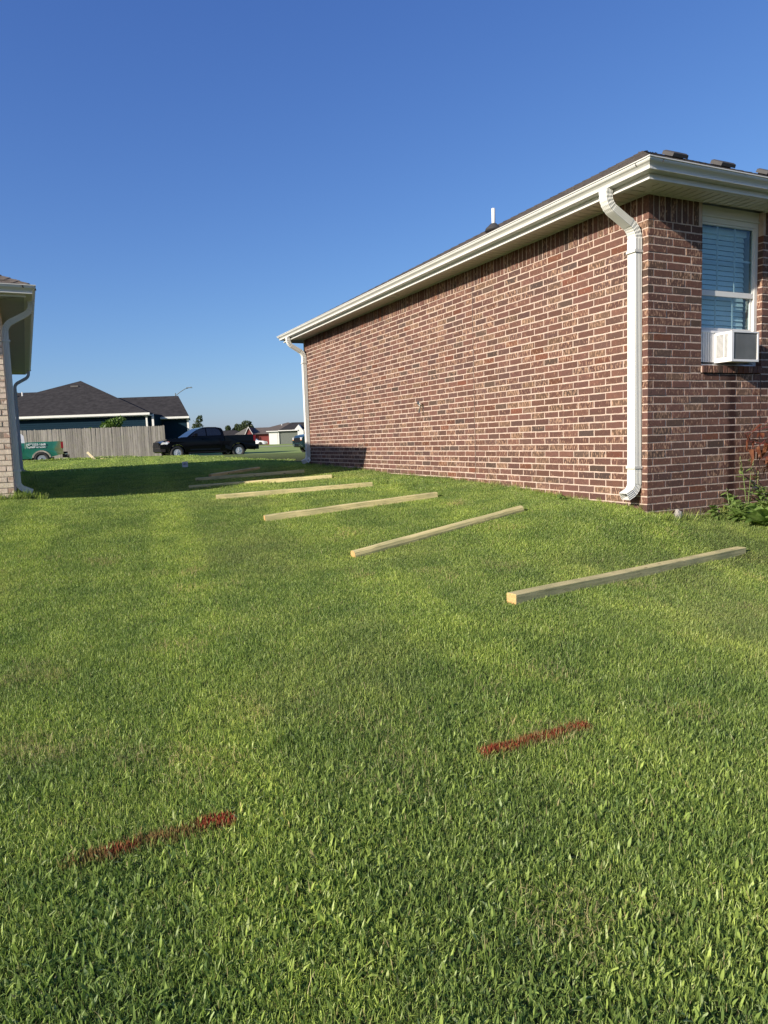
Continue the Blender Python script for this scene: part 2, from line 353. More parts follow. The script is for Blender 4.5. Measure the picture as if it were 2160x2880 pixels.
def gz(x, y):
    x = np.asarray(x, float); y = np.asarray(y, float)
    xc = np.clip(x, -30, 25); yc = np.clip(y, -8, 60)
    d = np.hypot(xc[...,None]-_G[:,0], yc[...,None]-_G[:,1]); K = d**2*np.log(d+1e-9)
    t = K@_C[:len(_G)]+_C[-3]+_C[-2]*xc+_C[-1]*yc
    far = np.interp(y, [34, 36.3, 38.3, 90, 112, 138, 146, 300, 900], [0, 0, 1, 1, 2, 3, 4, 5, 6])
    crest = -.470-.0105*np.clip(-10-x, 0, 8)-.004*np.clip(x+8, 0, 20)
    far = np.where(far <= 1, crest+(-.72-crest)*np.clip(far, 0, 1), np.interp(far, [1, 2, 3, 4, 5, 6], [-.72, -.45, -.2, -.14, -.1, 0]))
    w = np.clip((y-26)/9, 0, 1); w = w*w*(3-2*w)
    return t*(1-w)+far*w
def G1(x, y): return float(gz(x, y))

def ground():
    nr, na = 190, 220
    rr = np.r_[0, .35*np.power(1700/.35, np.linspace(0, 1, nr))]
    vs = [(0, 0, G1(0, 0))]; th = np.linspace(0, 2*PI, na, endpoint=False)
    X = np.outer(rr[1:], np.cos(th)); Y = np.outer(rr[1:], np.sin(th)); Z = gz(X, Y)
    vs += list(zip(X.ravel().tolist(), Y.ravel().tolist(), Z.ravel().tolist()))
    fs = [(0, 1+k, 1+(k+1) % na) for k in range(na)]
    for i in range(nr-1):
        for k in range(na):
            a = 1+i*na+k; b = 1+i*na+(k+1) % na; fs.append((a, a+na, b+na, b))
    me = bpy.data.meshes.new('ground'); me.from_pydata(vs, [], fs); me.polygons.foreach_set('use_smooth', [True]*len(fs))
    m, nt, b = newmat('lawn_soil')
    big = noise(nt, .5, 4); fine = noise(nt, 30, 5); mid = noise(nt, 3, 4)
    t = mixc(nt, ramp(nt, fine.outputs[0], [(.35, (0, 0, 0)), (.65, (1, 1, 1))]).outputs[0], (.028, .034, .014), (.075, .085, .032))
    sp_y = N(nt, 'ShaderNodeSeparateXYZ'); L(nt, N(nt, 'ShaderNodeNewGeometry').outputs['Position'], sp_y.inputs[0])
    fy = N(nt, 'ShaderNodeMapRange'); fy.inputs[1].default_value = 22; fy.inputs[2].default_value = 50; L(nt, sp_y.outputs[1], fy.inputs[0])
    lawn = mixc(nt, ramp(nt, big.outputs[0], [(.4, (0, 0, 0)), (.7, (1, 1, 1))]).outputs[0], (.20, .27, .085), (.27, .31, .12))
    t = mixc(nt, fy.outputs[0], t, lawn)       # beyond the built blades the turf itself is the surface
    L(nt, t, b.inputs['Base Color']); b.inputs['Roughness'].default_value = 1; b.inputs['Specular IOR Level'].default_value = .05
    bump(nt, b, mid.outputs[0], .6, .05)
    me.materials.append(m)
    o = bpy.data.objects.new('ground', me); COL.objects.link(o); tag(o, kind='structure')
ground()

# pale road strip far behind
mb = MB(); nseg = 24
for i in range(nseg):
    x0 = -60+i*4.0; x1 = x0+4.0
    mb.add([(x0, 109, G1(x0, 109)+.03), (x1, 109, G1(x1, 109)+.03), (x1, 113.5, G1(x1, 113.5)+.03), (x0, 113.5, G1(x0, 113.5)+.03)], [(0, 1, 2, 3)])
mb.build('road', M['concrete'], kind='structure')

# ------------------------------------------------------------------ brickwork
CH = 0.0765488; PT = 0.254; BL = .2425; BH = .0652; BD = .070
def brick_mesh(name, mat, seed, bl=BL, bh=BH):
    r = random.Random(seed); a, h = bl/2, bh/2
    out = [(-a,-h),(-a*.5,-h),(0,-h),(a*.5,-h),(a,-h),(a,h),(a*.45,h),(0,h),(-a*.55,h),(-a,h)]
    out = [(x+r.uniform(-.0014,.0014), z+r.uniform(-.0018,.0018)) for x, z in out]
    n = len(out); vs = []; ins = .0028
    for x, z in out: vs.append((x-math.copysign(ins, x) if abs(x) > 1e-3*20 else x, r.uniform(-.0012, .0010), z-math.copysign(ins, z)))
    for x, z in out: vs.append((x, .0035, z))
    for x, z in out: vs.append((max(-a, min(a, x)), BD, z))
    fs = [tuple(range(n))]+[(i, i+n, (i+1) % n+n, (i+1) % n) for i in range(n)]+[(i+n, i+2*n, (i+1) % n+2*n, (i+1) % n+n) for i in range(n)]
    return vs, fs
def brick_variants(tag_, mat, k=8):
    res = []
    for i in range(k):
        vs, fs = brick_mesh('brick', mat, 100+i); me = bpy.data.meshes.new('brick'); me.from_pydata(vs, [], fs); me.materials.append(mat)
        bm = bmesh.new(); bm.from_mesh(me); bmesh.ops.recalc_face_normals(bm, faces=bm.faces); bm.to_mesh(me); bm.free()
        res.append((vs, fs, me))
    return res
def red_col(r):
    t = r.random()
    if t < .60: c = (.185, .090, .070)
    elif t < .80: c = (.150, .082, .068)
    elif t < .86: c = (.112, .074, .060)
    elif t < .90: c = (.205, .078, .048)
    else: c = (.185, .110, .075)
    s = r.uniform(.74, 1.24); g = r.uniform(-.006, .010)
    al = r.choice([.1, .2, .3, .5, .7, 1.0]) if t < .90 else r.uniform(.7, 1.15)
    s *= .65; return (c[0]*s+g, c[1]*s+g*.5, c[2]*s, al)
def tan_col(r, end=False):
    c = (.56, .38, .27) if end else (.80, .67, .51)
    s = r.uniform(.85, 1.15); return (c[0]*s, c[1]*s*r.uniform(.95, 1.03), c[2]*s, r.uniform(.3, 1.0))
def subtract(iv, cuts):
    res = [iv]
    for a, b in cuts:
        nx = []
        for x0, x1 in res:
            if b <= x0 or a >= x1: nx.append((x0, x1)); continue
            if a > x0: nx.append((x0, a))
            if b < x1: nx.append((b, x1))
        res = nx
    return [q for q in res if q[1]-q[0] > .018]
class Wall:
    """list of bricks on the two visible faces of a house: (face, s_mid, z_mid, length, upright, proud, col)"""
    def __init__(s): s.b = []
def lay(W, face, s0, s1, k0, k1, ztop, start_full, cuts, colf, r, soldier=None):
    """face 'f' front (s = u), face 's' side (s = v)"""
    for k in range(k0, k1):
        z = ztop-CH*k-CH/2
        full = start_full(k)
        x = s0 if full is True else s0+(.0794 if full == 'h' else 0)
        if full == 'header_here':
            segs = [(s0, s0+BD)]; x = s0+.0794
        elif full == 'skip': segs = []; x = s0+.0794
        else: segs = []; x = s0
        while x < s1:
            segs.append((x, min(x+BL, s1))); x += PT
        for sg in segs:
            for a, b in subtract(sg, cuts(k, z)):
                W.b.append((face, (a+b)/2, z, b-a, False, r.gauss(0, .0009), colf(r)))
def place_wall(W, house, wall, variants, mat_bulk, zoff, cam_pos, heading, origin, nmax=300, lam=.35):
    U = Vector((math.cos(heading), math.sin(heading), 0)); V = Vector((-math.sin(heading), math.cos(heading), 0))
    scored = []
    for i, bk in enumerate(W.b):
        f, s, z, ln, upr, pr, col = bk
        p = origin+(U*s if f == 'f' else V*s)+Vector((0, 0, z)); n = -V if f == 'f' else -U; t = U if f == 'f' else V
        c = m3.inverted() @ p
        vis = -c.z > .3 and abs(c.x/-c.z) < .56 and abs(c.y/-c.z) < .74 and n.dot(p) < 0
        score = abs(n.dot(p))/p.length**3 if vis else 0
        scored.append((score*(ln if not upr else .07), i))
    scored.sort(reverse=True); big = {i for sc_, i in scored[:nmax] if sc_ > 0}
    bulk = MB()
    for i, (f, s, z, ln, upr, pr, col) in enumerate(W.b):
        vs, fs, me = variants[i % len(variants)]
        rot = Matrix.Rotation(0 if f == 'f' else -PI/2, 4, 'Z')
        loc = Vector((s, pr, z-zoff)) if f == 'f' else Vector((pr, s, z-zoff))
        sc_ = Matrix.Diagonal((ln/BL, 1, 1, 1))
        mt = Matrix.Translation(loc) @ rot @ (Matrix.Rotation(PI/2, 4, 'Y') if upr else Matrix.Identity(4)) @ sc_
        if i in big:
            o = bpy.data.objects.new('brick', me); COL.objects.link(o); o.parent = wall; o.matrix_local = mt; o.color = col
        else:
            bulk.add([(mt @ Vector(v)) for v in vs], fs, col)
    bulk.v = [(v[0], v[1], v[2]+zoff) for v in bulk.v]
    bulk.build('brick', mat_bulk, wall, kind='stuff')

# ------------------------------------------------------------------ eaves and roofs (house local frame)
def rect_loop(x0, x1, y0, y1, o): return [(x0-o, y0-o), (x1+o, y0-o), (x1+o, y1+o), (x0-o, y1+o)]
def eave_sweep(mb, prof, R):
    """closed profile [(outward, z)] swept round the rectangle R"""
    n = len(prof); vs = []
    for o, z in prof:
        vs += [(x, y, z) for x, y in rect_loop(*R, o)]
    fs = []
    for i in range(n):
        j = (i+1) % n
        for k in range(4): fs.append((i*4+k, i*4+(k+1) % 4, j*4+(k+1) % 4, j*4+k))
    mb.add(vs, fs)
def hip_roof(house, R, o, z0, s, mat, sides, tile=True, rseed=1, cols=None, roofname='roof', nparts=None):
    """hipped roof on rectangle R; ridge along the longer side"""
    x0, x1, y0, y1 = R; X0, X1, Y0, Y1 = x0-o, x1+o, y0-o, y1+o
    w, d = X1-X0, Y1-Y0; h = min(w, d)/2; zr = z0+s*h
    if w >= d: r0, r1 = (X0+h, (Y0+Y1)/2), (X1-h, (Y0+Y1)/2)
    else: r0, r1 = ((X0+X1)/2, Y0+h), ((X0+X1)/2, Y1-h)
    deck = MB(); t = .03
    vs = [(X0,Y0,z0-t),(X1,Y0,z0-t),(X1,Y1,z0-t),(X0,Y1,z0-t),(*r0,zr-t),(*r1,zr-t)]
    if w >= d: fs = [(0,1,5,4),(1,2,5),(2,3,4,5),(3,0,4)]
    else: fs = [(0,1,4),(1,2,5,4),(2,3,5),(3,0,4,5)]
    deck.add(vs, fs); deck.add([(X0,Y0,z0-t-.01),(X1,Y0,z0-t-.01),(X1,Y1,z0-t-.01),(X0,Y1,z0-t-.01)], [(0,1,2,3)])
    roof = deck.build(roofname, mat['deck'], house)
    r = random.Random(rseed); sh = MB(); cosr = 1/math.sqrt(1+s*s); ex = .142
    planes = {'front': (Vector((X0,Y0,0)), Vector((1,0,0)), Vector((0,1,0)), w), 'back': (Vector((X1,Y1,0)), Vector((-1,0,0)), Vector((0,-1,0)), w),
              'left': (Vector((X0,Y1,0)), Vector((0,-1,0)), Vector((1,0,0)), d), 'right': (Vector((X1,Y0,0)), Vector((0,1,0)), Vector((-1,0,0)), d)}
    for nm in sides:
        O, A, B, ln = planes[nm]; run = 0; k = 0
        while run < h-.02:
            e = ex*cosr; rn = min(run+e, h); lim0 = run; x = lim0-(r.uniform(0, .3)); z_a = z0+s*run; z_b = z0+s*rn
            while x < ln-lim0:
                tw = r.choice([.12, .17, .22, .28, .33]); xa = max(x, lim0); xb = min(x+tw-.004, ln-lim0); x += tw
                if xb-xa < .02: continue
                th = r.choice([.006, .007, .011]); g = r.uniform(.78, 1.2); c = cols(r) if cols else (.095*g, .085*g, .078*g, 1)
                xa2 = max(xa, rn); xb2 = min(xb, ln-rn)
                if xb2 < xa2: xa2 = xb2 = (xa+xb)/2
                p = lambda xx, rr, zz: O+A*xx+B*rr+Vector((0, 0, zz))
                vs = [p(xa, run-.012, z_a+th+.004), p(xb, run-.012, z_a+th+.004), p(xb2, rn, z_b+.004), p(xa2, rn, z_b+.004),
                      p(xa, run-.012, z_a-.004), p(xb, run-.012, z_a-.004), p(xb2, rn, z_b-.006), p(xa2, rn, z_b-.006)]
                sh.add(vs, [(0,1,2,3),(4,5,1,0),(5,6,2,1),(4,0,3,7)], c)
            run = rn; k += 1
    # hip and ridge caps
    def caps(a, b):
        a = Vector(a); b = Vector(b); n = int((b-a).length/.16); dr = (b-a)/n; side = Vector((-dr.y, dr.x, 0)).normalized()*.12
        for i in range(n):
            p = a+dr*i; q = a+dr*(i+1.15); g = r.uniform(.8, 1.15); c = cols(r) if cols else (.09*g, .08*g, .075*g, 1)
            dz = Vector((0, 0, -.05)); u_ = Vector((0, 0, .022))
            sh.add([p+side+dz+u_*1.2, p+u_*1.3, p-side+dz+u_*1.2, q-side+dz+u_*.7, q+u_*.8, q+side+dz+u_*.7,
                    p+side+dz, p-side+dz], [(0,1,4,5),(1,2,3,4),(6,7,2,1,0)], c)
    for a, b in [((X0,Y0,z0), (*r0,zr)), ((X1,Y0,z0), (*(r1 if w >= d else r0),zr)), ((X0,Y1,z0), (*(r0 if w >= d else r1),zr)), ((X1,Y1,z0), (*r1,zr)), ((*r0,zr), (*r1,zr))]:
        if (Vector(b)-Vector(a)).length > .2: caps(a, b)
    sh.build('shingle', mat['shingle'], roof, kind='stuff')
    return roof, zr
def soffit(house, R, o, z, sides, parent, cols=M):
    """vinyl soffit planks across the overhang, grooved, three planks to a panel"""
    x0, x1, y0, y1 = R
    def place(side, s_a, s_b):
        mb = MB(); w = (s_b-s_a)/3
        for i in range(3):
            a = s_a+i*w+.007; b = s_a+(i+1)*w-.007; lim = 0
            mid = (a+b)/2; L0 = -o
            inner = min(0.004, mid) if mid < 0 else .004
            if side == 'left' or side == 'right':
                inn = inner; top = z+.012
                xs = (x0-o, x0+inn) if side == 'left' else (x1-inn, x1+o)
                mb.box((xs[0], y0+a, z), (xs[1], y0+b, top))
            else:
                ys = (y0-o, y0+inner); mb.box((x0+a, ys[0], z), (x0+b, ys[1], z+.012))
        # recessed backing that shows in the grooves
        e0 = min(s_a, 0)
        if side in ('left', 'right'):
            xs = (x0-o, x0-.001) if side == 'left' else (x1+.001, x1+o); mb.box((xs[0], y0+s_a, z+.022), (xs[1] if s_a >= 0 else x0+s_a, y0+s_b, z+.024))
        else: mb.box((x0+s_a, y0-o, z+.0218), (x0+s_b, y0-.001 if s_a >= 0 else y0+s_a, z+.0238))
        mb.build('soffit_panel', M['soffit'], parent)
    for side in sides:
        ln = (y1-y0) if side in ('left', 'right') else (x1-x0)
        s_ = -o
        while s_ < ln-.02:
            e = min(s_+.305, ln); place(side, s_, e); s_ = e

def downspout(house, path, w, d, name='downspout', mat=None, lab=None):
    """rectangular ribbed pipe swept along path [(pos, outward dir)], with pleated elbows; path is a list of 3D points
       w across (along dir a), d deep"""
    pass

def ribbed_ring(w, d):
    """rectangular outline with small ribs on the sides"""
    pts = []
    def side(p, q, n, nx, ny):
        for i in range(n):
            t = i/n; x = p[0]+(q[0]-p[0])*t; y = p[1]+(q[1]-p[1])*t
            rb = .0055 if (i % 2 == 1 and 0 < i < n) else 0
            pts.append((x-nx*rb, y-ny*rb))
    a, b = w/2, d/2
    side((-a,-b), (a,-b), 10, 0, -1); side((a,-b), (a,b), 8, 1, 0); side((a,b), (-a,b), 10, 0, 1); side((-a,b), (-a,-b), 8, -1, 0)
    return pts
def sweep_rect(mb, pts, across, w, d, pleat=None, cap=False):
    """sweep a ribbed rectangle along pts; 'across' is the constant sideways direction"""
    pts = [Vector(p) for p in pts]; across = Vector(across).normalized(); ring = ribbed_ring(w, d); n = len(ring); vs = []
    for i, p in enumerate(pts):
        t = (pts[min(i+1, len(pts)-1)]-pts[max(i-1, 0)]).normalized(); b = t.cross(across).normalized()
        k = 1.0
        if pleat and pleat[0] <= i <= pleat[1]: k = 1.0 if i % 2 else .93
        for x, y in ring: vs.append(p+across*(x*k)+b*(y*k))
    fs = [(i*n+k, i*n+(k+1) % n, (i+1)*n+(k+1) % n, (i+1)*n+k) for i in range(len(pts)-1) for k in range(n)]
    # inner wall a little smaller so that an open end looks hollow
    m = len(pts)*n
    e = pts[-1]; t = (pts[-1]-pts[-2]).normalized(); b = t.cross(across).normalized()
    for q in (0, 1):
        c = e-t*(.0 if q == 0 else .09)
        for x, y in ring: vs.append(c+across*(x*.93)+b*(y*.93))
    last = (len(pts)-1)*n
    fs += [(last+k, last+(k+1) % n, m+(k+1) % n, m+k) for k in range(n)]
    fs += [(m+k, m+(k+1) % n, m+n+(k+1) % n, m+n+k) for k in range(n)]
    fs.append(tuple(range(m+n, m+2*n)))
    mb.add(vs, fs)
def arc(c0, d0, d1, r, n):
    """arc from direction d0 to d1 starting at c0 (plane of d0,d1)"""
    d0 = Vector(d0).normalized(); d1 = Vector(d1).normalized(); ang = d0.angle(d1); q = (d1-d0*d0.dot(d1)).normalized()
    res = []
    for i in range(n+1):
        a = ang*i/n; res.append(Vector(c0)+d0*(r*math.sin(a))+q*(r*(1-math.cos(a))))
    return res
def make_downspout(house, vpos, z_out, z_bot, o_out, sgn=-1, x_wall=0., w=.105, d=.076, x_name='downspout', out_v=0.0, kick=.20):
    """wall plane x = x_wall, outward = sgn*x. Outlet at outward o_out, wall run at outward d/2+.012"""
    out = Vector((sgn, 0, 0)); ow = d/2+.014; spout = None
    A = Vector((0, 1, 0))
    p0 = Vector((x_wall+sgn*o_out, vpos+out_v, z_out)); down = Vector((0, 0, -1))
    dirn = Vector((x_wall+sgn*ow, vpos, z_out-.33))-Vector((x_wall+sgn*o_out, vpos+out_v, z_out-.13)); dirn.normalize()
    e1 = [p0, p0+down*.03]+arc(p0+down*.05, down, dirn, .16, 10)
    end1 = e1[-1]
    # lower elbow of the offset: straight bit then arc back to vertical ending at wall
    a2 = arc((0, 0, 0), dirn, down, .16, 10); span = a2[-1]
    need = (x_wall+sgn*ow)-(end1.x+span.x); tt = need/dirn.x if abs(dirn.x) > 1e-3 else 0
    st = end1+dirn*max(tt, .02)
    run0 = [st+q for q in a2]
    z1 = run0[-1].z; vv = run0[-1].y
    pipe = MB(); sweep_rect(pipe, [(x_wall+sgn*ow, vv, z1-.02), (x_wall+sgn*ow, vv, z_bot+.25)], A, w, d)
    sp_ = pipe.build('downspout', M['white_metal'], house)
    el = MB(); sweep_rect(el, e1+[st+dirn*.02], A, w*.97, d*.97, pleat=(2, 11)); el.build('elbow', M['white_metal'], sp_)
    el = MB(); sweep_rect(el, [st-dirn*.03]+run0+[run0[-1]+down*.10], A, w*1.03, d*1.03, pleat=(1, 10)); el.build('elbow', M['white_metal'], sp_)
    kd = (down*.42+out*.9).normalized(); s0 = Vector((x_wall+sgn*ow, vv, z_bot+.29))
    lo = [s0, s0+down*.08]+arc(s0+down*.10, down, kd, .12, 10); lo.append(lo[-1]+kd*kick*.35)
    el = MB(); sweep_rect(el, lo, A, w*1.03, d*1.03, pleat=(3, 11)); el.build('elbow', M['white_metal'], sp_)
    for zz in (z1-.12, z_bot+.34):
        st_ = MB(); st_.box((x_wall+sgn*(ow*2+.001) if sgn < 0 else x_wall+.001, vv-w/2-.006, zz-.012), (x_wall-sgn*-.001 if sgn < 0 else x_wall+ow*2+.001, vv+w/2+.006, zz+.012))
        st_.build('strap', M['white_metal'], sp_)
    return sp_

K_GUT = [(0,.0),(.072,.0),(.080,.003),(.080,.018),(.074,.024),(.078,.042),(.094,.058),(.110,.070),(.117,.084),(.117,.098),(.127,.101),(.127,.112),(.114,.112),(.116,.086),(.108,.072),(.094,.058),(.080,.042),(.074,.024),(.070,.004),(.003,.004),(.003,.10),(0,.10)]

# ================================================================== the brick house
ZB = -.86
house = empty('brick_house', tuple(HW(0, 0, ZB)), AH, 'red brick bungalow with white gutters and a corner downspout, window facing the lawn', 'house')
R = (0, 12.0, 0, 10.0); ZT = 2.0235; OV = .335; ZS = 2.262
WO = (.735, 1.645, .655, ZS)           # window opening u0 u1 z0 z1
# mortar core
core = MB(); t = .0024; rz = 0.16
def slab(a, b): core.box(a, b)
slab((t, t+.001, ZB-.5), (.06, 10-t, ZS-.002))                                  # side wall
slab((.0605, t, ZB-.5), (WO[0]-.001, .06, ZS-.002)); slab((WO[1]+.001, t, ZB-.5), (12-t, .06, ZS-.002)); slab((WO[0], t, ZB-.5), (WO[1], .06, .565))
slab((12.-.06, .0605, ZB-.5), (12-t, 10-t, ZS-.002)); slab((.0605, 9.94, ZB-.5), (11.939, 10-t, ZS-.002))
wall = core.build('wall', M['mortar'], house)
Wl = Wall(); rb = random.Random(11)
CJ = [(3.106, 3.118), (6.846, 6.858)]
NK = 41
# side wall: even courses start with a stretcher; on odd courses the end of the front corner brick shows
lay(Wl, 's', .0715, 9.998, 0, NK, ZT, lambda k: 'x', lambda k, z: CJ, red_col, rb) if False else None
for k in range(NK):
    z = ZT-CH*k-CH/2; odd = k % 2 == 1
    segs = []; x = .0794 if odd else 0.0
    while x < 9.995: segs.append((x, min(x+BL, 9.995))); x += PT
    for sg in segs:
        for a, b in subtract(sg, CJ): Wl.b.append(('s', (a+b)/2, z, b-a, False, min(.0012, rb.gauss(-.0004, .0009)), red_col(rb)))
    segs = []; x = 0.0
    if odd: x = 0.0
    else: x = .0794
    while x < 11.99: segs.append((x, min(x+BL, 11.99))); x += PT
    zt = z+BH/2
    cuts = [(1.6415, 1.651)] if z < .60 else []
    if z+BH/2 > .57 : cuts = [(WO[0], WO[1])]
    for sg in segs:
        for a, b in subtract(sg, cuts): Wl.b.append(('f', (a+b)/2, z, b-a, False, min(.0012, rb.gauss(-.0004, .0009)), red_col(rb)))
SP = .0765
i = 0
while True:                                                                     # soldier courses under the soffit
    s = .071+.0095+BH/2+i*SP if i >= 0 else 0
    if s > 9.96: break
    if not any(a-.04 < s < b+.04 for a, b in CJ[:0]): Wl.b.append(('s', s, ZT+BL/2+.002, BL, True, min(.0006, rb.gauss(-.002, .0022)), red_col(rb)))
    i += 1
i = 0
while True:
    s = BH/2+i*SP
    if s > 11.95: break
    if not (WO[0]-.03 < s < WO[1]+.03): Wl.b.append(('f', s, ZT+BL/2+.002, BL, True, min(.0006, rb.gauss(-.002, .0022)), red_col(rb)))
    i += 1
var_red = brick_variants('red', M['brick_part'])
place_wall(Wl, house, wall, var_red, M['brick_bulk'], ZB, None, AH, HX)
# sill of rowlock bricks (soldier mesh turned on edge), jamb bricks
sill = MB(); sill.box((WO[0]+.002, -.010, .578), (WO[1]-.002, .072, .640)); sill = sill.build('window_sill', M['mortar'], house)
for i in range(12):
    x0 = WO[0]+.003+i*.0757; vs, fs = brick_mesh('b', None, 40+i, .0665, .074); b = MB()
    vs = [(v[0]+x0+.0355, v[1]*1.0-.022 if v[1] < .01 else v[1]+.004, v[2]+.6115+(v[1]+.022)*-.0) for v in vs]
    b.add(vs, fs); o = b.build('brick', M['brick_part'], sill); o.color = red_col(rb)
jm = MB()
for k in range(NK):
    z = ZT-CH*k-CH/2
    if z-BH/2 < .60: break
    jm.box((WO[1]-.0005, .0, z-BH/2), (WO[1]+.01, .068, z+BH/2), red_col(rb)); jm.box((WO[0]-.01, .0, z-BH/2), (WO[0]+.0005, .068, z+BH/2), red_col(rb))
jm.build('jamb_brick', M['brick_bulk'], wall, kind='stuff')
# control joints
for a, b in CJ:
    mb = MB(); mb.box((-.0004, a+.001, ZB-.3), (.012, b-.001, ZT-.002)); mb.build('control_joint', M['caulk'], house)
mb = MB(); mb.box((1.642, -.0004, ZB-.3), (1.6505, .012, .57)); mb.build('control_joint', M['caulk'], house)

# eaves
mb = MB(); eave_sweep(mb, [(OV-.02, ZS-.012), (OV, ZS-.012), (OV, 2.42), (OV-.02, 2.42)], R); eave_sweep(mb, [(OV-.045, ZS-.024), (OV+.012, ZS-.024), (OV+.012, ZS-.010), (OV+.0005, ZS-.010), (OV+.0005, ZS-.0205), (OV-.045, ZS-.0205)], R)
mb.build('fascia', M['white_metal'], house)
mb = MB(); eave_sweep(mb, [(OV+.001+o_, 2.294+z_*.84) for o_, z_ in K_GUT], R); gut = mb.build('gutter', M['white_metal'], house)
mb = MB(); q = .008
for (x, y, dx, dy) in [(-OV-.06, -OV-.06, 1, 1)]:
    pr = [(OV+.001+o_+ (.0025 if o_ > .01 else 0), 2.294+z_*.84) for o_, z_ in K_GUT[1:12]]
    for (ax, ay) in ((1, 0), (0, 1)):
        vs = []
        for o_, z_ in pr: vs += [(-o_, -o_, z_-(.0015 if z_ < 2.30 else 0)), (-o_+ax*.035, -o_+ay*.035, z_-(.0015 if z_ < 2.30 else 0))]
        mb.add(vs, [(2*i, 2*i+1, 2*i+3, 2*i+2) for i in range(len(pr)-1)])
mb.build('corner_seam', M['white_metal'], gut)
mb = MB(); mb.box((-OV+.02, .02, ZS+.03), (12+OV-.02, 10+OV-.02, ZS+.036)); mb.box((-OV+.02, -OV+.02, ZS+.03), (12+OV-.02, .0195, ZS+.036)); sof = mb.build('soffit', M['soffit'], house)
soffit(house, R, OV-.02, ZS, ['left', 'front'], sof)
mb = MB(); dd = OV-.015; c_ = .028                                             # mitre strip at the corner, J trim along the walls
mb.add([(-dd-c_*0, -dd+c_*1.4, ZS-.003), (-dd+c_*1.4, -dd, ZS-.003), (c_*.7, -c_*.7, ZS-.003), (-c_*.7, c_*.7, ZS-.003), (-dd, -dd+c_*1.4, ZS+.002), (-dd+c_*1.4, -dd, ZS+.002), (c_*.7, -c_*.7, ZS+.002), (-c_*.7, c_*.7, ZS+.002)],
       [(0,1,2,3),(4,5,6,7),(0,1,5,4),(2,3,7,6),(1,2,6,5),(3,0,4,7)])
mb.build('mitre_strip', M['soffit'], sof)
mb = MB(); mb.box((-.022, -.0, ZS-.010), (-.001, 10, ZS-.001)); mb.box((-.022, -.022, ZS-.0101), (WO[0], -.0012, ZS-.0011)); mb.box((WO[1], -.022, ZS-.0101), (12, -.0012, ZS-.0011)); mb.build('wall_trim', M['soffit'], sof)
mb = MB(); mb.lathe([(.10, ZS-.004), (.098, ZS-.014), (.078, ZS-.017), (.074, ZS-.008), (.0, ZS-.006)], n=24, o=(-.236, 5.05, 0)); mb.build('soffit_light', M['brass'] if False else M['white_metal'], house)
cs = lambda r: (lambda g, w: (.062*g*w, .055*g, .051*g, 1))(r.uniform(.72, 1.3), r.uniform(.97, 1.06))
roof, zr = hip_roof(house, R, .372, 2.402, .507, {'deck': M['roof_dark'], 'shingle': M['shingle']}, ['front', 'left'], cols=cs)
# box vents near the ridge
for k, u0 in enumerate((4.86, 6.05, 7.27)):
    vt = MB(); bz = lambda v: 2.402+.507*(v+.372)
    v0 = 4.15; zc = bz(v0)-.03; Mx = Matrix.Translation((u0, v0, zc)) @ Matrix.Rotation(math.atan(.507), 4, 'X') @ Matrix.Scale(.74, 4)
    vt.box((-.27, -.25, .005), (.27, .25, .015), M=Mx); vt.box((-.17, -.12, .014), (.17, .15, .10), M=Mx)
    hd = [(-.245, -.19, .085), (.245, -.19, .085), (.245, .17, .085), (-.245, .17, .085), (-.235, -.19, .16), (.235, -.19, .16), (.235, .17, .165), (-.235, .17, .165), (-.19, -.15, .185), (.19, -.15, .185), (.19, .13, .19), (-.19, .13, .19)]
    vt.add([Mx @ Vector(v) for v in hd], [(0,3,2,1),(0,1,5,4),(1,2,6,5),(2,3,7,6),(3,0,4,7),(4,5,9,8),(5,6,10,9),(6,7,11,10),(7,4,8,11),(8,9,10,11)])
    vt.build('roof_vent', M['dark_vent'], house)
mb = MB(); mb.tube([(.782, 3.71, 2.93), (.782, 3.71, 3.30)], .028, 14); vp = mb.build('vent_pipe', M['pvc'], house, smooth=True)
mb = MB(); mb.lathe([(.13, 2.985), (.115, 3.02), (.07, 3.06), (.045, 3.085), (.03, 3.09)], n=18, o=(.782, 3.71, 0)); mb.build('pipe_boot', M['rubber'], vp, smooth=True)

make_downspout(house, .123, 2.295, -.70, .40, w=.108, d=.076, out_v=.02)
make_downspout(house, 9.86, 2.295, -.49, .40, w=.108, d=.076, out_v=.0)
# hose bib
hb = MB(); hb.tube([(.03, 4.56, .52), (-.06, 4.56, .505)], .013, 8); hb.tube([(-.045, 4.56, .51), (-.075, 4.56, .45)], .012, 8); hb.tube([(-.055, 4.56, .505), (-.085, 4.56, .545)], .006, 6)
hb = hb.build('hose_bib', M['brass'], house)
mb = MB(); mb.lathe([(.028, -.005), (.030, 0), (.024, .006)], axis='x', n=12, o=(-.092, 4.56, .552)); mb.build('handle', M['ac_dark'], hb)
mb = MB(); mb.tube([(-.073, 4.56, .455), (-.082, 4.56, .40)], .011, 8); mb.build('vacuum_breaker', M['ac_dark'], hb)
mb = MB(); mb.lathe([(.024, .0), (.024, -.008), (.01, -.012)], axis='x', n=12, o=(0, 4.68, .53)); mb.build('wall_cap', M['pvc'], hb)

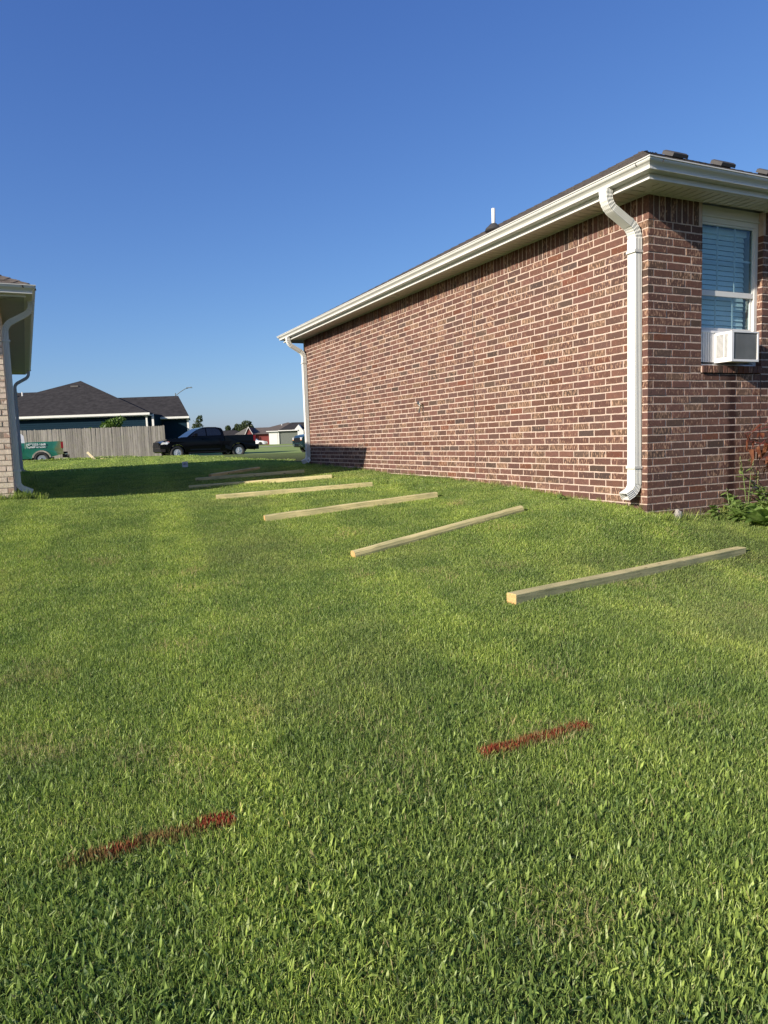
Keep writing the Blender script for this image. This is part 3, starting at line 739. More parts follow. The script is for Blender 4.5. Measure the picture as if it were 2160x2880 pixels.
# ---- window
wu0, wu1 = WO[0], WO[1]; fv = .058
win = MB()
win.box((wu0, fv, 2.158), (wu1, .10, ZS-.001)); win.box((wu0, fv-.012, 2.152), (wu1, fv, 2.166))
win.box((wu0, fv+.004, 2.100), (wu1, .11, 2.1575))                              # head
win.box((wu0, fv+.004, .655), (wu0+.045, .11, 2.0995)); win.box((wu1-.045, fv+.004, .655), (wu1, .11, 2.0995))
win.box((wu0+.0455, fv, .650), (wu1-.0455, .11, .672))
win = win.build('window', M['vinyl'], house)
us = MB(); a0, a1 = wu0+.046, wu1-.046
us.box((a0, fv+.012, 1.372), (a1, .10, 1.425)); us.box((a0, fv+.0125, 1.4255), (a0+.02, .095, 2.098)); us.box((a1-.02, fv+.0125, 1.4255), (a1, .095, 2.098)); us.box((a0+.021, fv+.0125, 2.080), (a1-.021, .095, 2.098))
us.build('upper_sash', M['vinyl'], win)
ls = MB(); ls.box((a0, fv+.030, 1.015), (a1, .105, 1.048)); ls.box((a0, fv+.031, 1.0485), (a0+.032, .1045, 1.3715)); ls.box((a1-.032, fv+.031, 1.0485), (a1, .1045, 1.3715))
ls.build('lower_sash', M['vinyl'], win)
gl = MB(); gl.box((a0+.0205, fv+.022, 1.4255), (a1-.0205, fv+.026, 2.0795)); gl.build('pane', M['glass'], win)
gl = MB(); gl.box((a0+.0325, fv+.040, 1.0485), (a1-.0325, fv+.044, 1.3715)); gl.build('pane', M['glass'], win)
for f_ in (1/3, 2/3):
    x = a0+.02+(a1-a0-.04)*f_
    mb = MB(); mb.box((x-.009, fv+.0275, 1.4255), (x+.009, fv+.034, 2.0795)); mb.build('muntin', M['vinyl'], win)
    mb = MB(); mb.box((x-.009, fv+.0455, 1.0485), (x+.009, fv+.052, 1.3715)); mb.build('muntin', M['vinyl'], win)
mb = MB(); mb.box((a0+.021, fv+.0345, 1.745), (a1-.021, fv+.0405, 1.763)); mb.build('muntin', M['vinyl'], win)
bl = MB(); bl.box((a0+.004, .16, 2.03), (a1-.004, .215, 2.09)); bl = bl.build('blind', M['blind'], win)
for i in range(20):
    z = 2.005-i*.052; Mx = Matrix.Translation((0, .19, z)) @ Matrix.Rotation(math.radians(74), 4, 'X')
    mb = MB(); mb.box((a0+.008, -.025, -.0015), (a1-.012, .025, .0015), M=Mx); mb.build('slat', M['blind'], bl)
rm = MB(); rm.box((wu0-.3, 1.6, .2), (wu1+.3, 1.65, 2.3)); rm.box((wu0-.3, .111, .2), (wu0-.002, 1.6, 2.3)); rm.box((wu1+.002, .111, .2), (wu1+.3, 1.6, 2.3)); rm.box((wu0-.3, .111, .15), (wu1+.3, 1.65, .199)); rm.box((wu0-.3, .111, 2.301), (wu1+.3, 1.65, 2.32))
rm.build('room_lining', M['room'], win)

# ---- air conditioner: a thing of its own resting in the window
acr = empty('air_conditioner', tuple(HW(1.2, -.05, .68)), AH, 'white window air conditioner with louvered side and dark grille above the brick sill', 'air conditioner')
X0_, X1_, Y0_, Y1_ = -.20, .205, -.10, .19; Z0_, Z1_ = .68, .985
cs_ = MB(); w_ = .012
cs_.box((X0_, Y0_+.02, Z1_-.008), (X1_, Y1_, Z1_)); cs_.box((X0_, Y0_+.02, Z0_), (X1_, Y1_, Z0_+.010)); cs_.box((X1_-.008, Y0_+.02, Z0_+.0105), (X1_, Y1_, Z1_-.0085))
# left side with real slots: frame strips between slots
xs0, xs1 = X0_, X0_+.007
cs_.box((xs0, Y0_+.02, Z0_+.0105), (xs1, Y0_+.050, Z1_-.0085)); cs_.box((xs0, Y1_-.10, Z0_+.0105), (xs1, Y1_, Z1_-.0085)); cs_.box((xs0+.0002, Y0_+.0502, Z0_+.0105), (xs1, Y1_-.1002, Z0_+.045)); cs_.box((xs0+.0002, Y0_+.0502, Z1_-.022), (xs1, Y1_-.1002, Z1_-.0085)); cs_.box((xs0+.0002, Y0_+.092, Z0_+.0452), (xs1, Y0_+.100, Z1_-.0222))
case = cs_.build('case', M['ac_white'], acr)
nl = 21
lv = MB()
for i in range(nl):
    z = Z0_+.050+i*(Z1_-.026-Z0_-.050)/(nl-1)
    for (ya, yb) in ((Y0_+.0502, Y0_+.0918), (Y0_+.1002, Y1_-.1002)):
        l_ = MB(); l_.box((xs0+.0006, ya, z-.0027), (xs1, yb, z+.0027)); l_.build('louver', M['ac_white'], case)
mb = MB(); mb.box((X0_+.022, Y0_+.03, Z0_+.015), (X0_+.026, Y1_, Z1_-.015)); mb.build('inner_panel', M['ac_dark'], acr)
fr_ = MB()
fr_.box((X0_-.002, Y0_, Z0_-.001), (X0_+.030, Y0_+.0195, Z1_+.001)); fr_.box((X1_-.018, Y0_, Z0_-.001), (X1_+.002, Y0_+.0195, Z1_+.001)); fr_.box((X0_+.0302, Y0_, Z1_-.014), (X1_-.0182, Y0_+.0195, Z1_+.001)); fr_.box((X0_+.0302, Y0_, Z0_-.001), (X1_-.0182, Y0_+.0195, Z0_+.022))
fr_.build('rear_frame', M['ac_white'], acr)
mb = MB(); mb.box((X0_+.031, Y0_+.016, Z0_+.023), (X1_-.0185, Y0_+.020, Z1_-.0145)); gr = mb.build('coil', M['ac_dark'], acr)
mb = MB()
for i in range(26):
    z = Z0_+.03+i*.0097; mb.box((X0_+.048, Y0_+.008, z), (X1_-.020, Y0_+.0155, z+.0058))
mb.build('fin', M['ac_fin'], gr, kind='stuff')
mb = MB(); mb.box((wu0-1.2+.046, .108, .69), (X0_-.001, .118, 1.012)); 
for i in range(5): mb.box((wu0-1.2+.055+i*.034, .102, .69), (wu0-1.2+.065+i*.034, .1078, 1.012))
mb.build('side_panel', M['ac_white'], acr)
mb = MB(); mb.box((X1_+.001, .108, .69), (wu1-1.2-.046, .118, 1.012)); mb.build('side_panel', M['ac_white'], acr)
mb = MB(); mb.box((wu0-1.2+.046, .100, .9901), (wu1-1.2-.046, .1185, 1.0135)); mb.build('top_rail', M['ac_white'], acr)

# ================================================================== tan brick house on the left
AL = math.radians(26.5); LX = Vector((-5.12, 9.86, 0)); UL = Vector((math.cos(AL), math.sin(AL), 0)); VL = Vector((-math.sin(AL), math.cos(AL), 0))
ZBL = -.70
lh = empty('tan_brick_house', (LX.x, LX.y, ZBL), AL, 'tan brick house at the left edge with shaded white downspouts', 'house')
RL = (-9.0, 0, 0, 10.0); ZSL = 2.062; OL = .335; ZTL = 1.822
core = MB()
core.box((-9+t, t, ZBL-.5), (-.0605, .06, ZSL-.002)); core.box((-.06, t, ZBL-.5), (-t, 10.0-t, ZSL-.002)); core.box((-9+t, .0605, ZBL-.5), (-8.94, 10.0-t, ZSL-.002)); core.box((-8.939, 9.94, ZBL-.5), (-.0605, 10.0-t, ZSL-.002))
lwall = core.build('wall', M['mortar_grey'], lh)
WL = []; rl = random.Random(5)
var_tan = brick_variants('tan', M['tan_part'])
for k in range(38):
    z = .353+.0765*19-CH*k-CH/2; odd = k % 2 == 1; col = None
    if z+BH/2 > ZTL: continue
    x = -BL if odd else -BD
    first = True
    while x > -9:
        ln = BL if not (first and not odd) else BD
        WL.append(('f', x+ln/2, z, ln, False, rl.gauss(0, .0012), tan_col(rl, end=(ln < .1)))); x -= PT; first = False
    x = .0794 if odd else 0
    while x < 9.9: WL.append(('g', x+BL/2, z, BL, False, rl.gauss(0, .001), tan_col(rl))); x += PT
i = 0
while i*SP < 8.9: WL.append(('f', -BH/2-i*SP, ZTL+BL/2-.004, BL, True, rl.gauss(0, .002), tan_col(rl))); i += 1
i = 0
while i*SP < 9.8: WL.append(('g', .08+BH/2+i*SP, ZTL+BL/2-.004, BL, True, rl.gauss(0, .002), tan_col(rl))); i += 1
bulk = MB()
for i, (f_, s, z, ln, upr, pr, col) in enumerate(WL):
    vs, fs, me = var_tan[i % 8]
    rot = Matrix.Rotation(0 if f_ == 'f' else PI/2, 4, 'Z')
    loc = Vector((s, pr, z-ZBL)) if f_ == 'f' else Vector((-pr, s, z-ZBL))
    mt = Matrix.Translation(loc) @ rot @ (Matrix.Rotation(PI/2, 4, 'Y') if upr else Matrix.Identity(4)) @ Matrix.Diagonal((ln/BL, 1, 1, 1))
    if f_ == 'f' and s > -.55:
        o = bpy.data.objects.new('brick', me); COL.objects.link(o); o.parent = lwall; o.matrix_local = mt; o.color = col
    else: bulk.add([(mt @ Vector(v)) for v in vs], fs, col)
bulk.v = [(v[0], v[1], v[2]+ZBL) for v in bulk.v]
bulk.build('brick', M['tan_bulk'], lwall, kind='stuff')
mb = MB(); eave_sweep(mb, [(OL-.02, ZSL-.012), (OL, ZSL-.012), (OL, 2.20), (OL-.02, 2.20)], RL); mb.build('fascia', M['white_metal'], lh)
mb = MB(); eave_sweep(mb, [(OL+.001+o_, 2.078+z_) for o_, z_ in K_GUT], RL); mb.build('gutter', M['white_metal'], lh)
mb = MB(); mb.box((-9-OL+.02, -OL+.02, ZSL+.024), (OL-.02, 10.0+OL-.02, ZSL+.03)); lsof = mb.build('soffit', M['soffit_shaded'], lh)
def planks(side):
    if side == 'right':
        s = -OL+.02
        while s < 10.0+OL:
            mb = MB()
            for i in range(3):
                a = s+i*.1017+.003; b = s+(i+1)*.1017-.003; m_ = (a+b)/2; inn = 0 if m_ > 0 else -m_
                if inn < OL-.05: mb.box((inn, a, ZSL), (OL-.02, b, ZSL+.012))
            if mb.v: mb.build('soffit_panel', M['soffit_shaded'], lsof)
            s += .305
    else:
        s = OL-.02
        while s > -3:
            mb = MB()
            for i in range(3):
                b = s-i*.1017-.003; a = s-(i+1)*.1017+.003; m_ = (a+b)/2; inn = 0 if m_ < 0 else -m_
                if -inn < OL-.05: mb.box((a, -OL+.02, ZSL), (b, inn, ZSL+.012))
            if mb.v: mb.build('soffit_panel', M['soffit_shaded'], lsof)
            s -= .305
planks('right'); planks('front')
hip_roof(lh, RL, .385, 2.195, .48, {'deck': M['roof_dark'], 'shingle': M['shingle']}, ['front', 'right', 'left'], rseed=4, cols=lambda r: (lambda g: (.12*g, .10*g, .082*g, 1))(r.uniform(.75, 1.25)))
make_downspout(lh, .12, 2.082, -.60, .395, sgn=1, x_wall=0., w=.085, d=.076, out_v=-.02, kick=.32)
make_downspout(lh, 9.8, 2.082, -.60, .395, sgn=1, x_wall=0., w=.085, d=.076)

# ================================================================== lumber posts on the lawn
pts_ = [((.877, 4.751, -1.063), (3.343, 6.513, -1.091), 'pressure treated post nearest the camera, below the house corner', 0),
        ((-.271, 6.404, -.984), (1.474, 7.428, -.722), 'post with a rounded cut end, second nearest, lying up to the grassy bank', 1),
        ((-1.356, 8.068, -.802), (.672, 8.761, -.652), 'post with an orange cut end, third from the camera, wide weathered top', 0),
        ((-2.314, 9.806, -.668), (-.152, 10.272, -.592), 'fully sunlit post with a dark knot at its left end, nearest the shadow edge', 0),
        ((-3.319, 12.14, -.654), (-.872, 12.181, -.549), 'post half in the house shadow with its left end shaded and right end sunlit', 0),
        ((-3.571, 13.562, -.59), (-1.506, 13.68, -.507), 'dark reddish post lying wholly in the house shadow', 0),
        ((-3.422, 14.214, -.552), (-2.637, 15.299, -.475), 'farthest short post, tilted across the shaded one', 0)]
for i, (a, b, lab, rnd) in enumerate(pts_):
    a = Vector(a); b = Vector(b); dr = b-a; sh_ = Vector((-dr.y, dr.x, 0)).normalized()*.04; a = a+sh_; b = b+sh_; dr = b-a; ln = dr.length; h = .089
    e = empty('lumber_post', (a.x, a.y, a.z-h-.014), 0, lab, 'post', 'treated lumber posts laid out on the lawn')
    e.rotation_euler = (0, -math.asin(dr.z/ln), math.atan2(dr.y, dr.x))
    ZOFF[e.name] = 0
    mb = MB(); q = .006; sec = [(-.0445+q,0),(.0445-q,0),(.0445,q),(.0445,h-q),(.0445-q,h),(-.0445+q,h),(-.0445,h-q),(-.0445,q)]
    if rnd: sec = [(math.copysign(abs(math.cos(t_))**.75, math.cos(t_))*.0445, h/2+math.copysign(abs(math.sin(t_))**.75, math.sin(t_))*h/2) for t_ in np.linspace(0, 2*PI, 12, endpoint=False)]
    seg = 12
    rp = random.Random(i); n = len(sec); vs = []
    for j in range(seg+1):
        w1 = rp.uniform(-.002, .002) if 0 < j < seg else 0
        for y, z in sec: vs.append((ln*j/seg, y+w1+(y*-.0), z+w1))
    fs = [(j*n+k, j*n+(k+1) % n, (j+1)*n+(k+1) % n, (j+1)*n+k) for j in range(seg) for k in range(n)]+[tuple(range(n))[::-1], tuple(range(seg*n, (seg+1)*n))]
    mb.add(vs, fs); mb.build('timber', M['post'], e)
    mb = MB(); mb.prism([(y*.97, .0015+z*.965) for y, z in sec], lambda p: (-.0016, p[0], p[1]), lambda p: (.001, p[0], p[1])); mb.build('cut_end', M['post_end'], e)

# ================================================================== wooden fence
fx0, fy0, fx1, fy1 = -24.5, 43.6, -13.05, 43.0
fn = empty('wooden_fence', (fx0, fy0, G1(fx0, fy0)), math.atan2(fy1-fy0, fx1-fx0), 'weathered grey wooden picket fence in front of the navy house', 'fence')
L_ = math.hypot(fx1-fx0, fy1-fy0); zf = 1.30; rf = random.Random(2); zg = ZOFF[fn.name]
pv = []
for i in range(6):
    mb = MB(); vs = []
    hw = .0675; mb.prism([(-hw, -.03), (hw, -.03), (hw, 1.96), (hw-.03, 2.0), (-hw+.03, 2.0), (-hw, 1.96)], lambda p: (p[0], 0, p[1]+rf.uniform(-.0, .0)), lambda p: (p[0], .016, p[1])); pv.append(mb.mesh('picket', M['picket']))
x = .07; i = 0
while x < L_:
    o = bpy.data.objects.new('picket', pv[i % 6]); COL.objects.link(o); o.parent = fn
    o.location = (x, rf.uniform(-.006, .006), zf-2.0-zg+rf.uniform(-.02, .02)); o.rotation_euler = (rf.uniform(-.01, .01), rf.uniform(-.008, .008), rf.uniform(-.02, .02)); x += .142; i += 1
for z in (-.35, .3, .95):
    mb = MB(); mb.box((0, .025, z), (L_, .063, z+.085)); mb.build('rail', M['picket'], fn)

# ================================================================== navy house behind the fence
bh = empty('navy_house', (-22, 50, -.6), 0, 'navy blue house with dark hipped roof behind the fence', 'house')
def lbox(mb, a, b, e): mb.box((a[0]-e[0], a[1]-e[1], a[2]), (b[0]-e[0], b[1]-e[1], b[2]))
E0 = (-22, 50)
w = MB(); lbox(w, (-31, 50.5, -.9), (-16.0, 55, 2.36), E0); w.prism([(-15.99, 52.5), (-14.1, 52.5), (-16.2, 60.5), (-20, 60.5), (-20, 55.01), (-15.99, 55.01)], lambda p: (p[0]-E0[0], p[1]-E0[1], -.9), lambda p: (p[0]-E0[0], p[1]-E0[1], 2.1)); lbox(w, (-42, 56, -.9), (-31.01, 70, 2.3), E0)
bw = w.build('wall', M['siding_blue'], bh)
sd_ = MB()
for i in range(21):
    z = -.7+i*.15
    if z < 2.2: sd_.prism([(0, 0), (-.022, 0), (-.004, .148), (0, .148)], lambda p, z=z: (-31-E0[0], 50.499+p[0]-E0[1], z+p[1]), lambda p, z=z: (-16.0-E0[0], 50.499+p[0]-E0[1], z+p[1]))
    if z < 1.95: sd_.prism([(0, 0), (-.022, 0), (-.004, .148), (0, .148)], lambda p, z=z: (-15.98-E0[0], 52.499+p[0]-E0[1], z+p[1]), lambda p, z=z: (-14.15-E0[0], 52.499+p[0]-E0[1], z+p[1]))
sd_.build('siding_board', M['siding_blue'], bw, kind='stuff')
tr_ = MB(); lbox(tr_, (-14.2, 52.44, -.8), (-14.06, 52.52, 2.1), E0); lbox(tr_, (-16.12, 50.44, -.8), (-15.98, 50.5, 2.36), E0); tr_.build('corner_board', M['trim_white'], bh)
tr_ = MB(); lbox(tr_, (-31, 49.98, 2.30), (-16.1, 50.07, 2.45), E0); lbox(tr_, (-16.2, 52.0, 2.05), (-13.9, 52.08, 2.19), E0); tr_.build('gutter', M['white_metal'], bh)
tr_ = MB(); lbox(tr_, (-31, 50.08, 2.24), (-16.1, 50.499, 2.30), E0); lbox(tr_, (-16.2, 52.09, 2.02), (-13.95, 52.499, 2.06), E0); tr_.build('soffit', M['trim_white'], bh)
tr_ = MB(); lbox(tr_, (-16.50, 50.30, -.8), (-16.38, 50.40, 2.28), E0); tr_.build('downspout', M['white_metal'], bh)
def poly_roof(pts, faces, nm, mat, parent, E):
    mb = MB(); mb.add([(p[0]-E[0], p[1]-E[1], p[2]) for p in pts], faces); return mb.build(nm, mat, parent)
rf1 = poly_roof([(-31.4, 50.0, 2.44), (-16.1, 50.0, 2.44), (-23.75, 57.3, 5.47), (-24.5, 60, 5.47), (-31.4, 66, 2.44), (-20.0, 64, 2.44), (-31.4, 50.0, 2.36), (-16.1, 50.0, 2.36)], [(0,1,2),(1,5,3,2),(0,2,3,4),(0,6,7,1),(6,4,5,7),(4,3,5)], 'roof', M['roof_dark'], bh, E0)
poly_roof([(-20, 52.0, 2.2), (-13.9, 52.0, 2.2), (-16.0, 57.0, 4.02), (-21.6, 57.0, 4.02), (-16.2, 61, 2.2), (-17, 59, 4.02), (-21.6, 59, 4.02), (-20, 61, 2.2)], [(0,1,2,3),(1,4,5,2),(2,5,6,3),(4,7,6,5)], 'roof', M['roof_dark'], bh, E0)
rb2 = poly_roof([(-43, 55, 2.3), (-27, 55, 2.3), (-27, 62, 5.08), (-43, 62, 5.08), (-27, 69, 2.3), (-43, 69, 2.3)], [(0,1,2,3),(2,4,5,3)], 'roof', M['roof_dark'], bh, E0)
vt = MB(); lbox(vt, (-24.0, 55.9, 4.90), (-23.4, 56.3, 4.99), E0); vt.build('roof_vent', M['dark_vent'], bh)
vt = MB(); lbox(vt, (-26.9, 59.8, 5.0), (-26.3, 60.2, 5.65), E0)
for xx in (-31.6, -29.6): 
    v_ = MB(); lbox(v_, (xx, 60.6, 4.62), (xx+.8, 61, 4.82), E0); v_.build('roof_vent', M['dark_vent'], bh)
v_ = MB(); v_.tube([(-30.1-E0[0], 60.6-E0[1], 4.3), (-30.1-E0[0], 60.6-E0[1], 5.0)], .07); v_.build('vent_pipe', M['pvc'], bh)

# ------------------------------------------------------------------ foliage helpers
def leaf_cloud(mb, blobs, n, size, r, up=.3):
    """many small leaf faces spread through ellipsoid blobs"""
    tot = sum(b[1]*b[2]*b[3] for b in blobs)
    for (c, rx, ry, rz_) in blobs:
        k = int(n*rx*ry*rz_/tot)
        for _ in range(k):
            d = Vector((r.gauss(0, 1), r.gauss(0, 1), r.gauss(0, 1))).normalized(); q = r.uniform(.45, 1.05)**.6
            p = Vector(c)+Vector((d.x*rx*q, d.y*ry*q, d.z*rz_*q))
            a = Vector((r.gauss(0, 1), r.gauss(0, 1), r.gauss(0, 1)+up)).normalized(); b_ = a.cross(Vector((r.gauss(0, 1), r.gauss(0, 1), r.gauss(0, 1)))).normalized()
            s = size*r.uniform(.6, 1.4); mb.add([p-a*s, p+b_*s*.5, p+a*s, p-b_*s*.5], [(0, 1, 2, 3)])
M['tree_leaf'] = leaf_mat('tree_leaf', (.045, .062, .034), (.075, .10, .048), 1.5)  # tones lightened: distance haze put into the leaf colour
M['shrub_leaf'] = leaf_mat('shrub_leaf', (.06, .11, .025), (.11, .18, .045), 6)
def far_tree(x, y, h, blobs, lab, seed, leaf=None, n=1500, size=.30, name='tree', cat='tree', group='trees on the horizon'):
    z0 = G1(x, y); e = empty(name, (x, y, z0), 0, lab, cat, group); r = random.Random(seed); ZOFF[e.name] = 0
    mb = MB(); mb.tube([(0, 0, 0), (.02*h, 0, h*.35), (-.01*h, .0, h*.8)], [h*.03, h*.022, h*.008], 7)
    for k in range(5):
        a = r.uniform(0, 6.28); mb.tube([(0, 0, h*(.3+.09*k)), (math.cos(a)*h*.15, math.sin(a)*h*.12, h*(.45+.1*k))], [h*.012, h*.004], 5)
    mb.build('trunk', M['bark'], e)
    mb = MB(); leaf_cloud(mb, [((bx*h, by*h, bz*h), rx*h, ry*h, rr*h) for bx, by, bz, rx, ry, rr in blobs], n, size, r); mb.build('crown', leaf or M['tree_leaf'], e)
    return e
K = 250/1997
def px2x(px, d): return (px-1080)/1997*d
far_tree(px2x(568, 250), 250, 10.8, [(0, 0, .42, .17, .15, .22), (-.06, 0, .62, .12, .12, .12), (.09, 0, .62, .10, .1, .12), (.07, 0, .86, .11, .1, .10), (.0, 0, .74, .06, .08, .1), (.10, 0, .95, .08, .08, .05)], 'lone tree on the horizon between the navy house and the black pickup', 3, n=1700)
far_tree(px2x(541, 240), 240, 5.2, [(0, 0, .6, .35, .3, .3)], 'low round tree just left of the lone tall one', 4, n=500, size=.35)
far_tree(px2x(655, 250), 250, 7.2, [(0, 0, .5, .2, .18, .25), (-.04, 0, .8, .13, .12, .17)], 'left dark tree above the far roofs', 5)
far_tree(px2x(675, 252), 252, 7.8, [(0, 0, .55, .22, .2, .25), (.05, 0, .82, .12, .12, .14)], 'middle tree with a thin top above the far roofs', 6)
far_tree(px2x(702, 250), 250, 8.7, [(0, 0, .6, .3, .28, .2), (-.12, 0, .72, .18, .2, .14), (.05, 0, .85, .2, .2, .13), (.2, 0, .7, .12, .2, .12)], 'broad full tree right of the others above the red gable', 8, n=1700)
far_tree(-18.35, 45.2, 1.95, [(0, 0, .95, .22, .2, .12)], 'small low shrub tip showing over the fence', 9, M['shrub_leaf'], 260, .10, 'shrub', 'shrub', None)
far_tree(-17.1, 45.4, 2.75, [(-.06, 0, .72, .2, .2, .2), (.07, 0, .82, .18, .2, .13), (.19, 0, .93, .13, .12, .08)], 'leaning green shrub showing over the fence before navy siding', 10, M['shrub_leaf'], 700, .11, 'shrub', 'shrub', None)

# street lamp
sl = empty('street_lamp', (px2x(512, 110), 110, -.5), 0, 'thin street lamp with a curved arm rising behind the navy roof', 'street lamp')
mb = MB(); mb.tube([(0, 0, -.5), (0, 0, 7.6), (0, 0, 8.2)], [.12, .08, .07], 8); mb.build('pole', M['lamp_metal'], sl)
mb = MB(); mb.tube([(0, 0, 7.8), (.8, 0, 8.35), (1.5, 0, 8.75), (2.1, 0, 8.9), (2.6, 0, 8.93)], .055, 6); mb.build('arm', M['lamp_metal'], sl)
mb = MB(); mb.box((1.75, -.15, 8.86), (2.6, .15, 8.98)); mb.box((2.42, -.04, 8.97), (2.5, .04, 9.1)); mb.build('lamp_head', M['lamp_metal'], sl)

# ================================================================== far houses
def fbox(mb, E, a, b): mb.box((a[0]-E[0], a[1]-E[1], a[2]), (b[0]-E[0], b[1]-E[1], b[2]))
F = 1.16; Yf = 145
E1 = (-26, Yf); rh = empty('red_house', (-26, Yf, -.2), 0, 'red house with brown roof and white-edged red gable beyond the black pickup', 'house')
mb = MB(); fbox(mb, E1, (-27.6, 146, -.5), (-20.0, 156, 1.95)); fbox(mb, E1, (-27.9, 145.4, -.5), (-26.0, 146.01, 1.95)); mb.add([(-27.7-E1[0], 145.4-E1[1], 1.95), (-26.1-E1[0], 145.4-E1[1], 1.95), (-26.95-E1[0], 145.4-E1[1], 3.5), (-27.7-E1[0], 150-E1[1], 1.95), (-26.1-E1[0], 150-E1[1], 1.95), (-26.95-E1[0], 150-E1[1], 3.5)], [(0,1,2),(3,5,4),(0,2,5,3),(1,4,5,2)])
mb.build('wall', M['siding_red'], rh)
poly_roof([(-27.7, 145.3, 2.0), (-20.0, 145.3, 2.0), (-20.0, 151, 3.45), (-27.0, 151, 3.45), (-27.7, 157, 2.0), (-20.0, 157, 2.0)], [(0,1,2,3),(3,2,5,4)], 'roof', M['roof_brown'], rh, E1)
poly_roof([(-27.75, 145.25, 1.95), (-26.95, 145.25, 3.56), (-26.9, 151, 3.56), (-29.8, 151, 2.2), (-30.0, 146, 2.1), (-29.8, 149, 2.2)], [(0,1,2,3,4)], 'roof', M['roof_grey'], rh, E1)
mb = MB()
for (xa, za, xb, zb_) in ((-27.8, 1.92, -26.95, 3.6), (-26.95, 3.6, -26.02, 1.9)):
    mb.prism([(xa, za-.16), (xb, zb_-.16), (xb, zb_+.02), (xa, za+.02)], lambda p: (p[0]-E1[0], 145.15-E1[1], p[1]), lambda p: (p[0]-E1[0], 145.3-E1[1], p[1]))
fbox(mb, E1, (-26.15, 145.1, -.3), (-26.0, 145.25, 1.9)); fbox(mb, E1, (-25.75, 145.1, -.3), (-25.62, 145.25, 1.9)); mb.build('white_trim', M['trim_white'], rh)
E2 = (-20, 170); b2 = empty('brown_roofed_house', (-20, 170, -.2), 0, 'house with a brown peaked roof showing above the red house roof', 'house')
mb = MB(); fbox(mb, E2, (-29, 172, -.5), (-15, 180, 2.6)); mb.build('wall', M['siding_grey'], b2)
poly_roof([(-31, 170, 2.9), (-14.5, 170, 2.9), (-23.1, 178, 5.12), (-31, 186, 2.9), (-14.5, 186, 2.9)], [(0,1,2),(1,4,2),(4,3,2),(3,0,2)], 'roof', M['roof_brown'], b2, E2)
mb = MB(); mb.lathe([(.0, -.18), (.15, -.1), (.18, 0), (.15, .1), (0, .18)], n=10, o=(-23.9-E2[0], 172.5-E2[1], 4.4)); mb.build('vent_pipe', M['pvc'], b2)
E3 = (-33, 150); d3 = empty('dark_roofed_house', (-33, 150, -.2), 0, 'low house with dark hipped roof seen over the pickup bed at left', 'house')
mb = MB(); fbox(mb, E3, (-40, 152, -.5), (-29.6, 160, 1.9)); mb.build('wall', M['siding_grey'], d3)
poly_roof([(-41, 151, 2.0), (-28.9, 151, 2.0), (-31.6, 155, 3.15), (-38, 155, 3.15), (-41, 160, 2), (-28.9, 160, 2)], [(0,1,2,3),(1,5,2),(5,4,3,2),(4,0,3)], 'roof', M['roof_dark'], d3, E3)
E4 = (-19, Yf-2); gh = empty('grey_house', (-19, Yf-2, -.2), 0, 'grey-green house with white garage end and a small white gable', 'house')
mb = MB(); fbox(mb, E4, (-22.55, 143.4, -.4), (-20.55, 152, 2.35)); mb.build('garage_wall', M['trim_white'], gh)
mb = MB(); fbox(mb, E4, (-22.35, 143.36, -.35), (-20.85, 143.399, 2.1))
for i in range(1, 4): pass
mb.build('garage_door', M['vinyl'], gh)
mb = MB(); fbox(mb, E4, (-20.54, 143.5, -.4), (-11, 152, 2.45)); gw = mb.build('wall', M['siding_grey'], gh)
mb = MB()
for i in range(14): 
    z = -.3+i*.19; mb.prism([(0, 0), (-.03, 0), (0, .18)], lambda p, z=z: (-20.5-E4[0], 143.498+p[0]-E4[1], z+p[1]), lambda p, z=z: (-11-E4[0], 143.498+p[0]-E4[1], z+p[1]))
mb.build('siding_board', M['siding_grey'], gw, kind='stuff')
mb = MB(); fbox(mb, E4, (-23.0, 142.9, 2.35), (-20.6, 143.35, 2.52)); fbox(mb, E4, (-20.59, 142.9, 2.42), (-11, 143.0, 2.6)); fbox(mb, E4, (-20.7, 143.3, -.3), (-20.5, 143.37, 2.4)); mb.build('white_trim', M['trim_white'], gh)
poly_roof([(-20.6, 142.9, 2.56), (-10.5, 142.9, 2.56), (-10.5, 148, 4.2), (-18.5, 148, 4.2), (-20.6, 153, 2.56), (-10.5, 153, 2.56)], [(0,1,2,3),(3,2,5,4),(4,0,3)], 'roof', M['roof_dark'], gh, E4)
mb = MB(); mb.add([(x-E4[0], y-E4[1], z) for x, y, z in [(-17.4, 142.6, 2.5), (-15.4, 142.6, 2.2), (-16.45, 142.6, 3.6), (-17.4, 146, 2.5), (-15.4, 146, 2.5), (-16.45, 146, 3.6)]], [(0,1,2),(0,2,5,3),(1,4,5,2),(3,5,4)])
fbox(mb, E4, (-16.7, 142.62, -.3), (-15.5, 142.8, 2.4)); fbox(mb, E4, (-17.7, 142.4, 2.42), (-16.6, 142.59, 2.62)); mb.build('small_gable', M['trim_white'], gh)

